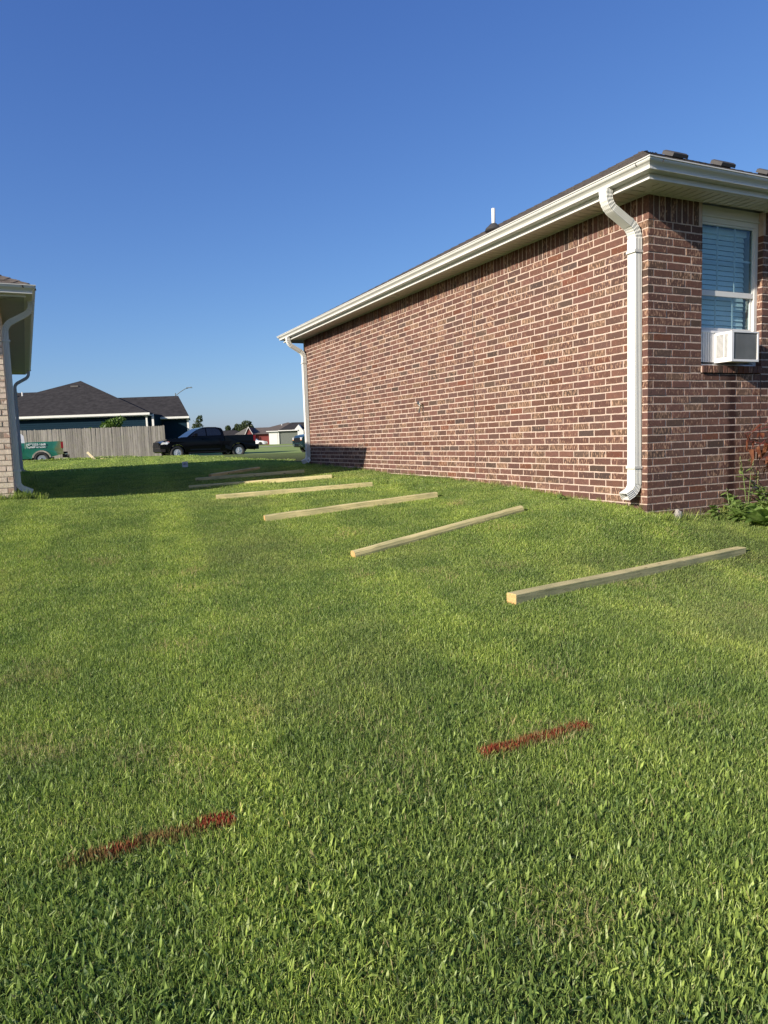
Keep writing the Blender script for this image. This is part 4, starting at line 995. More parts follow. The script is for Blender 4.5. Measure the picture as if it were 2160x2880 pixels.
# ================================================================== vehicles
def wheel(parent, x, y, r, w, side, style, rimmat):
    o = bpy.data.objects.new('wheel', None); COL.objects.link(o); o.parent = parent; o.location = (x, y, r)
    mb = MB(); ri = r*.55
    mb.lathe([(ri, -w/2+.01), (r*.80, -w/2), (r*.95, -w/2+.012), (r, -w/2+.05), (r, w/2-.05), (r*.95, w/2-.012), (r*.80, w/2), (ri, w/2-.01), (ri, -w/2+.01)], 'y', 28)
    t_ = bpy.data.objects.new('tyre', mb.mesh('tyre', M['tyre'], smooth=True)); COL.objects.link(t_); t_.parent = o
    mb = MB(); s = side; yo = s*(w/2-.02)
    mb.lathe([(ri, s*(w/2-.012)), (ri*.93, s*(w/2-.012)), (ri*.90, s*(w/2-.05)), (ri*.90, s*.02), (0, s*.02)], 'y', 28)
    if style == 'spoke':
        for k in range(5):
            a = 2*PI*k/5+.3
            for da in (-.16, .16):
                p0 = Vector((math.cos(a)*.05, yo-.01*s, math.sin(a)*.05)); p1 = Vector((math.cos(a+da)*ri*.93, yo-.015*s, math.sin(a+da)*ri*.93)); mb.tube([p0, p1], [.03, .022], 6)
        mb.lathe([(.07, yo-.02*s), (.07, yo+.012*s), (.03, yo+.02*s), (0, yo+.02*s)], 'y', 14)
    else:
        mb.lathe([(ri*.90, yo-.03*s), (ri*.62, yo-.005*s), (ri*.45, yo-.012*s), (ri*.40, yo+.01*s), (0, yo+.015*s)], 'y', 20)
    rm_ = bpy.data.objects.new('rim', mb.mesh('rim', rimmat, smooth=False)); COL.objects.link(rm_); rm_.parent = o
    if style == 'steel':
        mb = MB()
        for k in range(6):
            a = 2*PI*k/6; c = Vector((math.cos(a)*ri*.72, yo-.004*s, math.sin(a)*ri*.72)); mb.lathe([(.030, -.006), (.030, .006)], 'y', 8, o=c)
        mb.lathe([(.050, yo+.016*s), (.05, yo+.02*s)], 'y', 12)
        h_ = bpy.data.objects.new('rim_hole', mb.mesh('rim_hole', M['black_plastic'])); COL.objects.link(h_); h_.parent = o
    return o
def solid(parent, name, prof, wfn, mat, xs=(), zs=(), y0=None, y1=None, smooth=False):
    """extrude a side outline across the car, cut it at xs / zs and set the half width by wfn(x, z)"""
    bm = bmesh.new()
    a = -1 if y0 is None else y0; b = 1 if y1 is None else y1
    v0 = [bm.verts.new((x, a, z)) for x, z in prof]; v1 = [bm.verts.new((x, b, z)) for x, z in prof]; n = len(prof)
    f0 = bm.faces.new(v0[::-1]); f1 = bm.faces.new(v1)
    for i in range(n): bm.faces.new((v0[i], v0[(i+1) % n], v1[(i+1) % n], v1[i]))
    for x in xs: bmesh.ops.bisect_plane(bm, geom=bm.verts[:]+bm.edges[:]+bm.faces[:], plane_co=(x, 0, 0), plane_no=(1, 0, 0))
    for z in zs: bmesh.ops.bisect_plane(bm, geom=bm.verts[:]+bm.edges[:]+bm.faces[:], plane_co=(0, 0, z), plane_no=(0, 0, 1))
    for v in bm.verts:
        v.co.y = math.copysign(1, v.co.y)*wfn(v.co.x, v.co.z)*(abs(v.co.y) if y0 is None else 1) if y0 is None else (wfn(v.co.x, v.co.z)*v.co.y)
    bmesh.ops.recalc_face_normals(bm, faces=bm.faces)
    me = bpy.data.meshes.new(name); bm.to_mesh(me); bm.free(); me.materials.append(mat)
    if smooth:
        me.polygons.foreach_set('use_smooth', [True]*len(me.polygons)); me.set_sharp_from_angle(angle=math.radians(32))
    o = bpy.data.objects.new(name, me); COL.objects.link(o); o.parent = parent; return o
def archpts(cx, cz, r, z, n=9):
    """points of a wheel arch from front (+x) to back, above height z"""
    a0 = math.asin((z-cz)/r) if abs(z-cz) < r else 0
    return [(cx+r*math.cos(a), cz+r*math.sin(a)) for a in np.linspace(a0, PI-a0, n)]
def pickup(name, loc, rz, lab, paint, cabpaint, style, rim, wb=3.57, boxy=False, bumper='black', hood=1.13, extra=None, R_=.385):
    e = empty(name, loc, rz, lab, 'pickup truck'); ZOFF[e.name] = 0
    fa, ra = wb/2, -wb/2; nose = fa+.88; tail = ra-1.05; cr_ = -.93
    def wl(x, z):
        k = .925-.06*max(0, (z-.95)/.35)**2-.05*max(0, (.6-z)/.3)**2
        if x > fa+.25: k -= (.10 if boxy else .20)*((x-fa-.25)/.63)**2
        return k
    low = [(cr_, .98), (cr_, 1.26)] if False else []
    cowl = 1.08
    prof = [(tail+.05, .62), (tail+.05, .95), (cr_-.02, .95), (cr_-.02, 1.245), (cowl, hood+.10), (cowl+.45, hood+.075), (fa+.35, hood+.01), (nose-.22, hood-.06), (nose-.05, hood-.20), (nose, .78), (nose-.01, .55), (nose-.10, .40), (fa+.47, .38)]
    prof += archpts(fa, R_, .47, .40)+[(fa-.49, .40), (ra+.49, .42)]+archpts(ra, R_, .47, .42)+[(ra-.49, .50)]
    xs = [fa+.25, fa+.45, fa+.62, fa+.75, .6, 0, -.5]; zs = [.6, .8, .95, 1.08, 1.18]
    solid(e, 'body', prof, wl, paint, xs, zs, smooth=True)
    bs = [(cr_-.05, .56), (cr_-.05, 1.27), (tail+.02, 1.30), (tail, .62), (ra-.49, .52)]+archpts(ra, R_, .475, .43)[::-1]+[(ra+.49, .44)]
    for s in (1, -1):
        mb = MB(); mb.prism(bs, lambda p: (p[0], s*.84, p[1]), lambda p: (p[0], s*(.932-.03*max(0, (p[1]-1.1)/.2)), p[1])); mb.build('bed_side', paint, e)
        # lip round the rear arch
        ar = archpts(ra, R_, .475, .43, 13); mb = MB(); mb.tube([(x, s*.935, z) for x, z in ar], .011, 6); mb.build('arch_lip', paint, e)
        ar = archpts(fa, R_, .475, .43, 13); mb = MB(); mb.tube([(x, s*(wl(x, z)+.004), z) for x, z in ar], .011, 6); mb.build('arch_lip', paint, e)
    mb = MB(); mb.box((tail, -.84, .62), (tail+.07, .84, 1.28)); mb.build('tailgate', paint, e)
    # cab
    def wc(x, z): return .875-.20*max(0, (z-1.24)/.54)-.03*max(0, (z-1.7)/.1)
    top = 1.775
    cab = [(cowl+.12, 1.20), (cowl-.30, 1.48), (cowl-.66, 1.70), (cowl-.95, top-.01), (-.1, top), (-.55, top-.01), (cr_+.09, 1.71), (cr_, 1.60), (cr_-.03, 1.22)]
    solid(e, 'cab', cab, wc, cabpaint, (), (1.3, 1.45, 1.6, 1.70), smooth=True)
    wins = [[(cowl-.10, 1.285), (cowl-.34, 1.50), (cowl-.62, 1.665), (.10, 1.70), (.10, 1.285)], [(.03, 1.285), (.03, 1.70), (-.50, 1.695), (-.72, 1.60), (-.80, 1.40), (-.76, 1.30)]]
    doors = [[(cowl-.02, .50), (cowl+.0, 1.22), (.07, 1.235), (.07, .48)], [(.05, .48), (.05, 1.235), (-.86, 1.235), (-.86, .95), (-.92, .86), (-.70, .48)]]
    def clampz(x, z): return max(z, .0)
    for s in (1, -1):
        for wq in wins:
            mb = MB(); mb.prism(wq, lambda p: (p[0], s*(wc(*p)-.01), p[1]), lambda p: (p[0], s*(wc(*p)+.006), p[1])); mb.build('side_window', M['car_glass'], e)
        for k, dq in enumerate(doors):
            if True:
                x_lo = min(p[0] for p in dq)
                if k == 1 and wb/2 > 1.5: dq = [(max(p[0], -.88), p[1]) for p in dq]
                mb = MB(); cx = sum(p[0] for p in dq)/len(dq); cz = sum(p[1] for p in dq)/len(dq); dq = [(cx+(x-cx)*.985, cz+(z-cz)*.985) for x, z in dq]
                mb.prism(dq, lambda p: (p[0], s*(wl(*p)-.02), p[1]), lambda p: (p[0], s*(wl(*p)+.007), p[1])); d_ = mb.build('door', paint, e)
                hx = min(p[0] for p in dq)+.12; mb = MB(); mb.tube([(hx, s*.935, 1.09), (hx+.10, s*.95, 1.092), (hx+.18, s*.935, 1.094)], .013, 6); mb.build('handle', cabpaint if paint is M['green_wrap'] else paint, d_)
        mb = MB(); mb.box((cowl-.42, s*.92 if s > 0 else -1.12, 1.26), (cowl-.26, 1.12 if s > 0 else -.92, 1.42)); mb.box((cowl-.36, min(s*.86, s*.93), 1.24), (cowl-.30, max(s*.86, s*.93), 1.29)); mb.build('mirror', M['black_plastic'] if style != 'spoke' else M['black_paint'], e)
    # windscreen and rear glass
    mb = MB(); pa = [(cowl+.085, 1.235), (cowl-.29, 1.49), (cowl-.64, 1.69)]; vs = []
    for x, z in pa: vs += [(x+.006, -(wc(x, z)-.07), z+.008), (x+.006, (wc(x, z)-.07), z+.008)]
    mb.add(vs, [(0,1,3,2),(2,3,5,4)]); mb.build('windscreen', M['car_glass'], e)
    mb = MB(); mb.add([(cr_-.035, -.70, 1.30), (cr_-.035, .70, 1.30), (cr_-.004, .62, 1.60), (cr_-.004, -.62, 1.60)], [(0,1,2,3)]); mb.build('rear_window', M['car_glass'], e)
    for s in (1, -1):
        if boxy:
            mb = MB(); mb.box((nose-.17, min(s*.52, s*.80), .86), (nose-.01, max(s*.52, s*.80), 1.0)); mb.build('headlight', M['lamp_clear'], e)
            mb = MB(); mb.box((nose-.19, min(s*.52, s*.805), .78), (nose-.012, max(s*.52, s*.805), .855)); mb.build('turn_signal', M['lamp_amber'], e)
        else:
            hp = [(nose-.04, .86), (nose-.10, .97), (nose-.42, 1.03), (nose-.50, 1.00), (nose-.36, .87)]
            mb = MB(); mb.prism(hp, lambda p: (p[0], s*(wl(*p)-.20), p[1]), lambda p: (p[0], s*(wl(*p)+.010), p[1])); hl = mb.build('headlight', M['lamp_clear'], e)
            mb = MB(); mb.prism([(nose-.40, .985), (nose-.49, 1.0), (nose-.43, 1.02), (nose-.3, 1.0)], lambda p: (p[0], s*(wl(*p)-.02), p[1]), lambda p: (p[0], s*(wl(*p)+.016), p[1])); mb.build('reflector', M['lamp_red'], hl)
            mb = MB(); mb.lathe([(.06, -.02), (.06, .02)], 'x', 12, o=(nose-.03, s*.66, .60)); mb.build('fog_lamp', M['lamp_clear'], e)
        mb = MB(); mb.box((tail-.012, min(s*.845, s*.945), .93 if not boxy else .9), (tail+.10, max(s*.845, s*.945), 1.26)); mb.build('tail_light', M['lamp_red'], e)
        wheel(e, fa, s*.80, R_, .25, s, style, rim); wheel(e, ra, s*.80, R_, .25, s, style, rim)
        mb = MB(); mb.tube([(1.15, s*.90, .36), (-1.05, s*.90, .36)], .045, 8); mb.build('step_bar', M['black_plastic'], e)
    mb = MB(); mb.box((nose-.03, -.55, .70), (nose+.012, .55, .98)); 
    for i in range(4): mb.box((nose+.01, -.53, .73+i*.065), (nose+.02, .53, .755+i*.065))
    mb.build('grille', M['black_plastic'], e)
    bmat = M['chrome'] if bumper == 'chrome' else M['black_plastic']
    mb = MB(); bp = [(-.88, -.22), (-.78, 0), (-.4, .06), (.4, .06), (.78, 0), (.88, -.22), (.80, -.22), (.72, -.06), (-.72, -.06), (-.80, -.22)]
    mb.prism(bp, lambda p: (nose+p[1]-.02, p[0], .46), lambda p: (nose+p[1]-.02, p[0], .62)); mb.build('front_bumper', bmat, e)
    mb = MB(); mb.box((tail-.20, -.90, .44), (tail-.01, .90, .74)); mb.build('rear_bumper', M['black_plastic'] if bumper != 'chrome' else M['chrome'], e)
    mb = MB(); mb.box((tail-.215, -.91, .60), (tail-.05, .91, .64)); mb.build('bumper_cap', M['chrome'] if style == 'steel' else M['black_plastic'], e)
    mb = MB(); mb.tube([(tail, 0, .45), (tail-.30, 0, .45)], .03, 6); mb.tube([(tail-.28, 0, .38), (tail-.28, 0, .58)], .025, 6); mb.build('hitch', M['black_plastic'], e)
    mb = MB(); mb.box((ra+.5, -.7, .30), (fa-.5, .7, .45)); mb.box((ra-.6, -.5, .34), (ra+.5, .5, .46)); mb.build('chassis', M['black_plastic'], e)
    return e, tail, ra, wl
pickup('pickup_truck', (-10.24, 40.95, -.72), math.radians(213), 'glossy black crew cab pickup with silver wheels, parked by the fence end', M['black_paint'], M['black_paint'], 'spoke', M['bright_rim'])
gt, tl, gra, gwl = pickup('pickup_truck', (-19.66, 37.25, -.79), math.radians(206), 'green and tan wrapped pickup with a white cab and phone number on its bed', M['green_wrap'], M['white_paint'], 'steel', M['steel_rim'], wb=3.4)
pickup('pickup_truck', (-2.85, 45.3, -.68), math.radians(207), 'old dark teal pickup with chrome bumper and amber signals, nose behind the far downspout', M['teal_paint'], M['teal_paint'], 'steel', M['steel_rim'], boxy=True, bumper='chrome', hood=1.17)
def text_part(body, size, parent, loc, rot, name, mat, ext=.004, sx=1.0):
    c = bpy.data.curves.new(name, 'FONT'); c.body = body; c.size = size; c.extrude = ext; c.offset = .004
    t_ = bpy.data.objects.new(name, c); COL.objects.link(t_)
    dg = bpy.context.evaluated_depsgraph_get(); me = bpy.data.meshes.new_from_object(t_.evaluated_get(dg)); COL.objects.unlink(t_); bpy.data.objects.remove(t_)
    me.materials.clear(); me.materials.append(mat)
    o = bpy.data.objects.new(name, me); COL.objects.link(o); o.parent = parent; o.location = loc; o.rotation_euler = rot; o.scale = (sx, 1, 1); return o
# left side of the truck (+y); text reads from front to back
text_part('(479)333-1668', .155, gt, (-1.02, .939, 1.10), (PI/2, 0, PI), 'phone_number', M['white_text'], sx=.98)
text_part('TopRailFences.com', .120, gt, (-1.02, .939, .98), (PI/2, 0, PI), 'web_address', M['white_text'], sx=.95)

# white sedan far behind
def sedan(loc, rz):
    e = empty('parked_car', loc, rz, 'white sedan parked on the far drive, its rear hidden by the black pickup', 'car'); ZOFF[e.name] = 0
    wl = lambda x, z: .93-.10*max(0, (z-.75)/.3)**2-(.22*((abs(x)-1.9)/.6)**2 if abs(x) > 1.9 else 0)
    prof = [(-2.5, .35), (-2.52, .75), (-2.35, 1.0), (-1.6, 1.04), (1.0, 1.0), (2.0, .93), (2.42, .80), (2.5, .6), (2.47, .3), (2.0, .25)]+archpts(1.5, .33, .42, .30)+[(1.05, .25), (-1.05, .25)]+archpts(-1.5, .33, .42, .30)+[(-2.0, .28)]
    solid(e, 'body', prof, wl, M['white_paint'], (2.0, 2.2, 2.35, -2, -2.2, -2.35, 0), (.6, .8, .92), smooth=True)
    wc = lambda x, z: .80-.18*max(0, (z-1.0)/.45)
    solid(e, 'cab', [(1.05, .98), (.35, 1.38), (-.1, 1.46), (-.9, 1.45), (-1.3, 1.36), (-1.85, 1.02)], wc, M['white_paint'], (), (1.15, 1.3), smooth=True)
    for s in (1, -1):
        for q in ([(.85, 1.04), (.30, 1.34), (-.25, 1.39), (-.25, 1.04)], [(-.32, 1.04), (-.32, 1.39), (-.9, 1.38), (-1.25, 1.28), (-1.5, 1.06)]):
            mb = MB(); mb.prism(q, lambda p: (p[0], s*(wc(*p)-.02), p[1]), lambda p: (p[0], s*(wc(*p)+.006), p[1])); mb.build('side_window', M['car_glass'], e)
        for x in (1.5, -1.5): wheel(e, x, s*.80, .34, .22, s, 'spoke', M['black_plastic'])
        mb = MB(); mb.box((2.28, min(s*.55, s*.80), .66), (2.46, max(s*.55, s*.80), .78)); mb.build('headlight', M['lamp_clear'], e)
    mb = MB(); mb.add([(1.06, -.70, 1.0), (1.06, .70, 1.0), (.37, .62, 1.385), (.37, -.62, 1.385)], [(0,1,2,3)]); mb.build('windscreen', M['car_glass'], e)
    return e
sedan((px2x(759, 138)-2.5, 138, -.33), math.radians(-4))

# ================================================================== small things on the lawn
sx_, sy_ = -4.63, 16.69; gzz = G1(sx_, sy_)
ys = empty('yard_sign', (sx_, sy_, gzz), .15, 'small white square notice flag standing on the shaded lawn between the houses', 'sign')
mb = MB(); mb.box((-.06, 0, gzz+.10), (.07, .003, gzz+.23)); mb.build('flag', M['sign_white'], ys)
mb = MB(); mb.tube([(0, .005, gzz), (0, .005, gzz+.23)], .0018, 5); mb.build('wire', M['wire'], ys)
mb = MB()
for a, b, c in ((-.035, .175, .02), (-.01, .185, .03), (.025, .17, .022), (-.03, .158, .05)): mb.box((a, -.003, gzz+b-.004), (a+c, -.0005, gzz+b+.006))
mb.build('printed_mark', M['ink'], ys)
w_ = HW(-.16, 9.55); gzz = G1(w_.x, w_.y); 
ts = empty('yard_sign', (w_.x, w_.y, gzz), AH-1.0, 'tilted white flag by the brick wall beside the far downspout, printed with a dark triangle', 'sign')
Mx = Matrix.Translation((0, 0, gzz+.13)) @ Matrix.Rotation(math.radians(44), 4, 'Y')
mb = MB(); mb.prism([(-.05, -.045), (.045, -.05), (.055, .045), (-.045, .05)], lambda p: Mx @ Vector((p[0], 0, p[1])), lambda p: Mx @ Vector((p[0], .003, p[1]))); mb.build('flag', M['sign_white'], ts)
mb = MB(); mb.prism([(-.02, -.02), (.02, -.016), (.002, .02)], lambda p: Mx @ Vector((p[0], -.003, p[1])), lambda p: Mx @ Vector((p[0], -.0005, p[1]))); mb.build('printed_mark', M['ink'], ts)
mb = MB(); mb.tube([(0, .004, gzz-.02), (0, .004, gzz+.12)], .0018, 5); mb.build('wire', M['wire'], ts)
z_ = G1(-15.2, 37.6)
st = MB(); st.prism([(-.06, 0), (.06, 0), (.06, .62), (-.06, .62)], lambda p: Matrix.Rotation(math.radians(-42), 4, 'Y') @ Vector((p[0], 0, p[1])), lambda p: Matrix.Rotation(math.radians(-42), 4, 'Y') @ Vector((p[0], .04, p[1])))
o = st.build('wooden_stake', M['pale_board'], label='short pale board leaning out of the grass in front of the fence', cat='board'); o.location = (-14.0, 34.9, G1(-14.0, 34.9)-.06)
st = MB(); st.box((0, 0, 0), (.8, .12, .05)); o = st.build('wooden_board', M['post'], label='small board lying flat in the grass right of the leaning stake', cat='board'); o.location = (-13.85, 35.0, G1(-13.8, 35.0)+.02)
# pale stone at the foot of the brick corner
bm = bmesh.new(); bmesh.ops.create_icosphere(bm, subdivisions=2, radius=.05); rs = random.Random(3)
for v in bm.verts: v.co = Vector((v.co.x*.8, v.co.y*.7, v.co.z*1.15))*rs.uniform(.82, 1.15)
me = bpy.data.meshes.new('stone'); bm.to_mesh(me); bm.free(); me.materials.append(M['stone']); o = bpy.data.objects.new('stone', me); COL.objects.link(o); w_ = HW(.36, -.06); o.location = (w_.x, w_.y, G1(w_.x, w_.y)+.045)
tag(o, 'small pale stone at the foot of the brick corner', 'stone')

# ================================================================== plants by the wall
def leaf_shape(L0, W0, curl, r, lobes=0, seg=7):
    """one broad leaf along +x, base at the origin"""
    vs, fs = [], []
    for i in range(seg+1):
        t_ = i/seg; w = W0*(math.sin(PI*min(1, t_**.75*1.0))**.8 if 0 < t_ < 1 else .02)*(1+.12*math.sin(t_*23+r.random()*6)*lobes)
        z = -curl*L0*t_*t_+.02*L0*math.sin(9*t_)
        for k in (-1, -.5, 0, .5, 1): vs.append((L0*t_, w*k, z+abs(k)*w*.35+(.06*W0*math.sin(t_*19+k*3) if abs(k) == 1 else 0)))
    for i in range(seg):
        for k in range(4): a = i*5+k; fs.append((a, a+1, a+6, a+5))
    return vs, fs
def plant(name, loc, lab, cat, leaves, mat, stemmat, seed, stems=()):
    e = empty(name, loc, 0, lab, cat); ZOFF[e.name] = 0; r = random.Random(seed)
    for (az, el, L0, W0, curl, base) in leaves:
        vs, fs = leaf_shape(L0, W0, curl, r, 1); mt = Matrix.Translation(base) @ Matrix.Rotation(az, 4, 'Z') @ Matrix.Rotation(-el, 4, 'Y') @ Matrix.Rotation(r.uniform(-.5, .5), 4, 'X')
        mb = MB(); mb.add([mt @ Vector(v) for v in vs], fs); mb.build('leaf', mat, e, smooth=True)
    for pth, rad in stems:
        mb = MB(); mb.tube(pth, rad, 6); mb.build('stem', stemmat, e)
    return e
M['dock_leaf'] = leaf_mat('dock_leaf', (.12, .20, .045), (.19, .28, .08), 18)
M['dock_stem'] = simple('green_stem', (.12, .17, .05), .6)
M['red_leaf'] = leaf_mat('red_leaf', (.10, .030, .022), (.20, .085, .045), 15)
M['red_stem'] = simple('red_stem', (.16, .03, .025), .5)
M['weed_leaf'] = leaf_mat('weed_leaf', (.12, .19, .05), (.19, .27, .08), 22)
M['seed_head'] = simple('seed_head', (.16, .17, .07), .8)
def ploc(u, v, dz=0): w = HW(u, v); return (w.x, w.y, G1(w.x, w.y)+dz)
rp = random.Random(21)
for k, (u_, v_, n, sz, lab) in enumerate([(1.12, -.38, 20, .27, 'big-leaved dock plant in front of the brick wall below the air conditioner'),
                                          (1.42, -.45, 18, .27, 'second dock plant with broad leaves at the right edge of the lawn'),
                                          (1.22, -.18, 13, .18, 'smaller light green broad-leaved weed behind the dock plant')]):
    plant('dock_plant', ploc(u_, v_), lab, 'plant', [(rp.uniform(0, 6.28), rp.uniform(.5, 1.3), sz*rp.uniform(.7, 1.15), sz*rp.uniform(.22, .32), rp.uniform(.25, .8), (rp.uniform(-.03, .03), rp.uniform(-.03, .03), 0)) for _ in range(n)], M['dock_leaf'], M['dock_stem'], k)
def weed(name, u_, v_, h, n, lab, seed, leafm, stemm, L0=.09, W0=.018, lean=(0, 0), spikes=True, ns=3):
    r = random.Random(seed); stems = []; leaves = []
    heads = MB()
    for s in range(ns):
        a = r.uniform(0, 6.28); hh = h*r.uniform(.65, 1.0); tip = Vector((math.cos(a)*.10*h/.6+lean[0]*hh, math.sin(a)*.10*h/.6+lean[1]*hh, hh)); mid = tip*.5+Vector((0, 0, hh*.07))
        stems.append(([(0, 0, 0), mid, tip], [.005, .0035, .0015]))
        for i in range(n):
            t_ = r.uniform(.12, .95); p = Vector((0, 0, 0)).lerp(mid, t_*2) if t_ < .5 else mid.lerp(tip, t_*2-1)
            leaves.append((r.uniform(0, 6.28), r.uniform(-.2, .9), L0*r.uniform(.5, 1.2)*(1.15-t_*.6), W0*r.uniform(.6, 1.2), r.uniform(.1, .6), p))
        if spikes:
            for i in range(26): q = tip+Vector((r.uniform(-.006, .006), r.uniform(-.006, .006), -r.uniform(0, hh*.35))); heads.lathe([(0, -.007), (.005, 0), (0, .007)], n=4, o=q)
    e = plant(name, ploc(u_, v_), lab, 'weed', leaves, leafm, stemm, seed, stems)
    if spikes: heads.build('seed_spike', M['seed_head'], e)
    return e
weed('tall_weed', 1.34, -.10, .66, 8, 'tall green weed with seed spikes standing against the brick wall', 31, M['weed_leaf'], M['dock_stem'], L0=.11, W0=.014)
weed('tall_weed', 1.08, -.10, .30, 9, 'short bushy green weed at the wall left of the tall spiked one', 32, M['weed_leaf'], M['dock_stem'], L0=.12, W0=.02, spikes=False, ns=4)
weed('tall_weed', 1.55, -.12, .34, 9, 'low green weed under the red-leaved plant', 33, M['weed_leaf'], M['dock_stem'], L0=.12, W0=.022, spikes=False, ns=5)
weed('tall_weed', .82, -.12, .17, 8, 'lowest green weed, by the wall right of the pale stone', 34, M['weed_leaf'], M['dock_stem'], L0=.10, W0=.02, spikes=False, ns=4)
weed('leafy_sprout', -.19, 1.1, .07, 5, 'small bright green sprout on the bank beside the brick side wall', 35, M['weed_leaf'], M['dock_stem'], L0=.08, W0=.025, spikes=False, ns=2)
for k, (u_, v_) in enumerate([(1.02, -.25), (1.40, -.30), (1.62, -.20), (1.75, -.35)]):
    weed('bushy_weed', u_, v_, .22, 12, ['leafy weed left of the big dock plant', 'leafy weed between the two dock plants', 'leafy weed below the red-leaved plant', 'leafy weed farthest right by the picture edge'][k], 40+k, M['weed_leaf'], M['dock_stem'], L0=.13, W0=.026, spikes=False, ns=6)
# red-leaved plant drooping in from the right
r = random.Random(8); stems = []; leaves = []
base = Vector((.50, .10, 0))
for k, tip in enumerate([Vector((-.16, -.05, .78)), Vector((-.05, -.12, .58)), Vector((.10, -.18, .70)), Vector((.15, -.10, .40)), Vector((-.22, -.12, .86)), Vector((-.10, -.05, .66)), Vector((.02, -.15, .48)), Vector((.20, -.10, .60)), Vector((.30, -.2, .92)), Vector((.05, .0, .95))]):
    mid = Vector((.38, 0, .55+.08*k)); pts2 = [base, base.lerp(mid, .6)+Vector((.02, 0, .1)), mid, mid.lerp(tip, .5)+Vector((0, 0, .06)), tip]; stems.append((pts2, [.009, .008, .006, .004, .002]))
    for i in range(15):
        t_ = i/14; p = mid.lerp(tip, t_)+Vector((r.uniform(-.03, .03), r.uniform(-.03, .03), r.uniform(-.05, .03))); leaves.append((r.uniform(0, 6.28), r.uniform(-1.3, .1), r.uniform(.05, .15), r.uniform(.010, .034), r.uniform(.2, .9), p))
e = plant('red_leaved_plant', ploc(1.42, -.17), 'drooping plant with red stems and reddening leaves at the right edge, against the bricks', 'plant', leaves, M['red_leaf'], M['red_stem'], 12, stems)

# ================================================================== grass
def tile(name, rad, n, h0, h1, w0, w1, flop, mat, seed, seg=2, pal='fine', straw=.03):
    g = np.random.default_rng(seed); vs = []; fs = []; cols = []
    for i in range(n):
        a = g.uniform(0, 2*PI); q = rad*math.sqrt(g.uniform()); x, y = q*math.cos(a), q*math.sin(a)
        h = g.uniform(h0, h1); w = g.uniform(w0, w1)/2; d = g.uniform(0, 2*PI); fl = min(abs(g.normal(0, flop))+.08, 1.5)
        fa_ = d+PI/2+g.normal(0, .5); sx, sy = math.cos(fa_), math.sin(fa_); lx, ly = math.cos(d), math.sin(d); b = len(vs)
        px, pz, th = 0., -.003, fl*.45
        blunt = g.uniform() < (.65 if pal == 'fine' else .3)
        for s_ in range(seg+1):
            t_ = s_/seg
            if pal == 'broad': ww = w*(.55+.45*math.sin(PI*min(t_*.85+.12, 1)))
            else: ww = w*(1-.22*t_)
            if s_ == seg: ww = ww*(.55 if blunt else .08)
            sk = (g.uniform(-.35, .35)*w*2 if s_ == seg and blunt else 0)     # a slanting mown end
            vs.append((x+lx*px-sx*ww, y+ly*px-sy*ww, pz+sk)); vs.append((x+lx*px+sx*ww, y+ly*px+sy*ww, pz-sk))
            if s_ < seg:
                st_ = h/seg; px += st_*math.sin(th); pz += st_*math.cos(th); th = min(th+fl*.75/seg*1.4, 2.0)
        for s_ in range(seg): fs.append((b+2*s_, b+2*s_+1, b+2*s_+3, b+2*s_+2))
        k = g.uniform()
        if k < straw: c = (.42, .36, .19)
        else:
            m_ = g.uniform()**1.5; c = (.120+.36*m_, .190+.40*m_, .052+.10*m_)
            if g.uniform() < .10: c = (.52, .60, .27)
            if pal == 'broad': c = (c[0]*.98, c[1]*.98, c[2]*1.02)
        cols += list((*c, 1))*4*seg
    me = bpy.data.meshes.new(name); me.from_pydata(vs, [], fs)
    at = me.color_attributes.new('col', 'FLOAT_COLOR', 'CORNER'); at.data.foreach_set('color', cols)
    me.materials.append(mat); return bpy.data.objects.new(name, me)
GM = grass_mat('grass_blade')
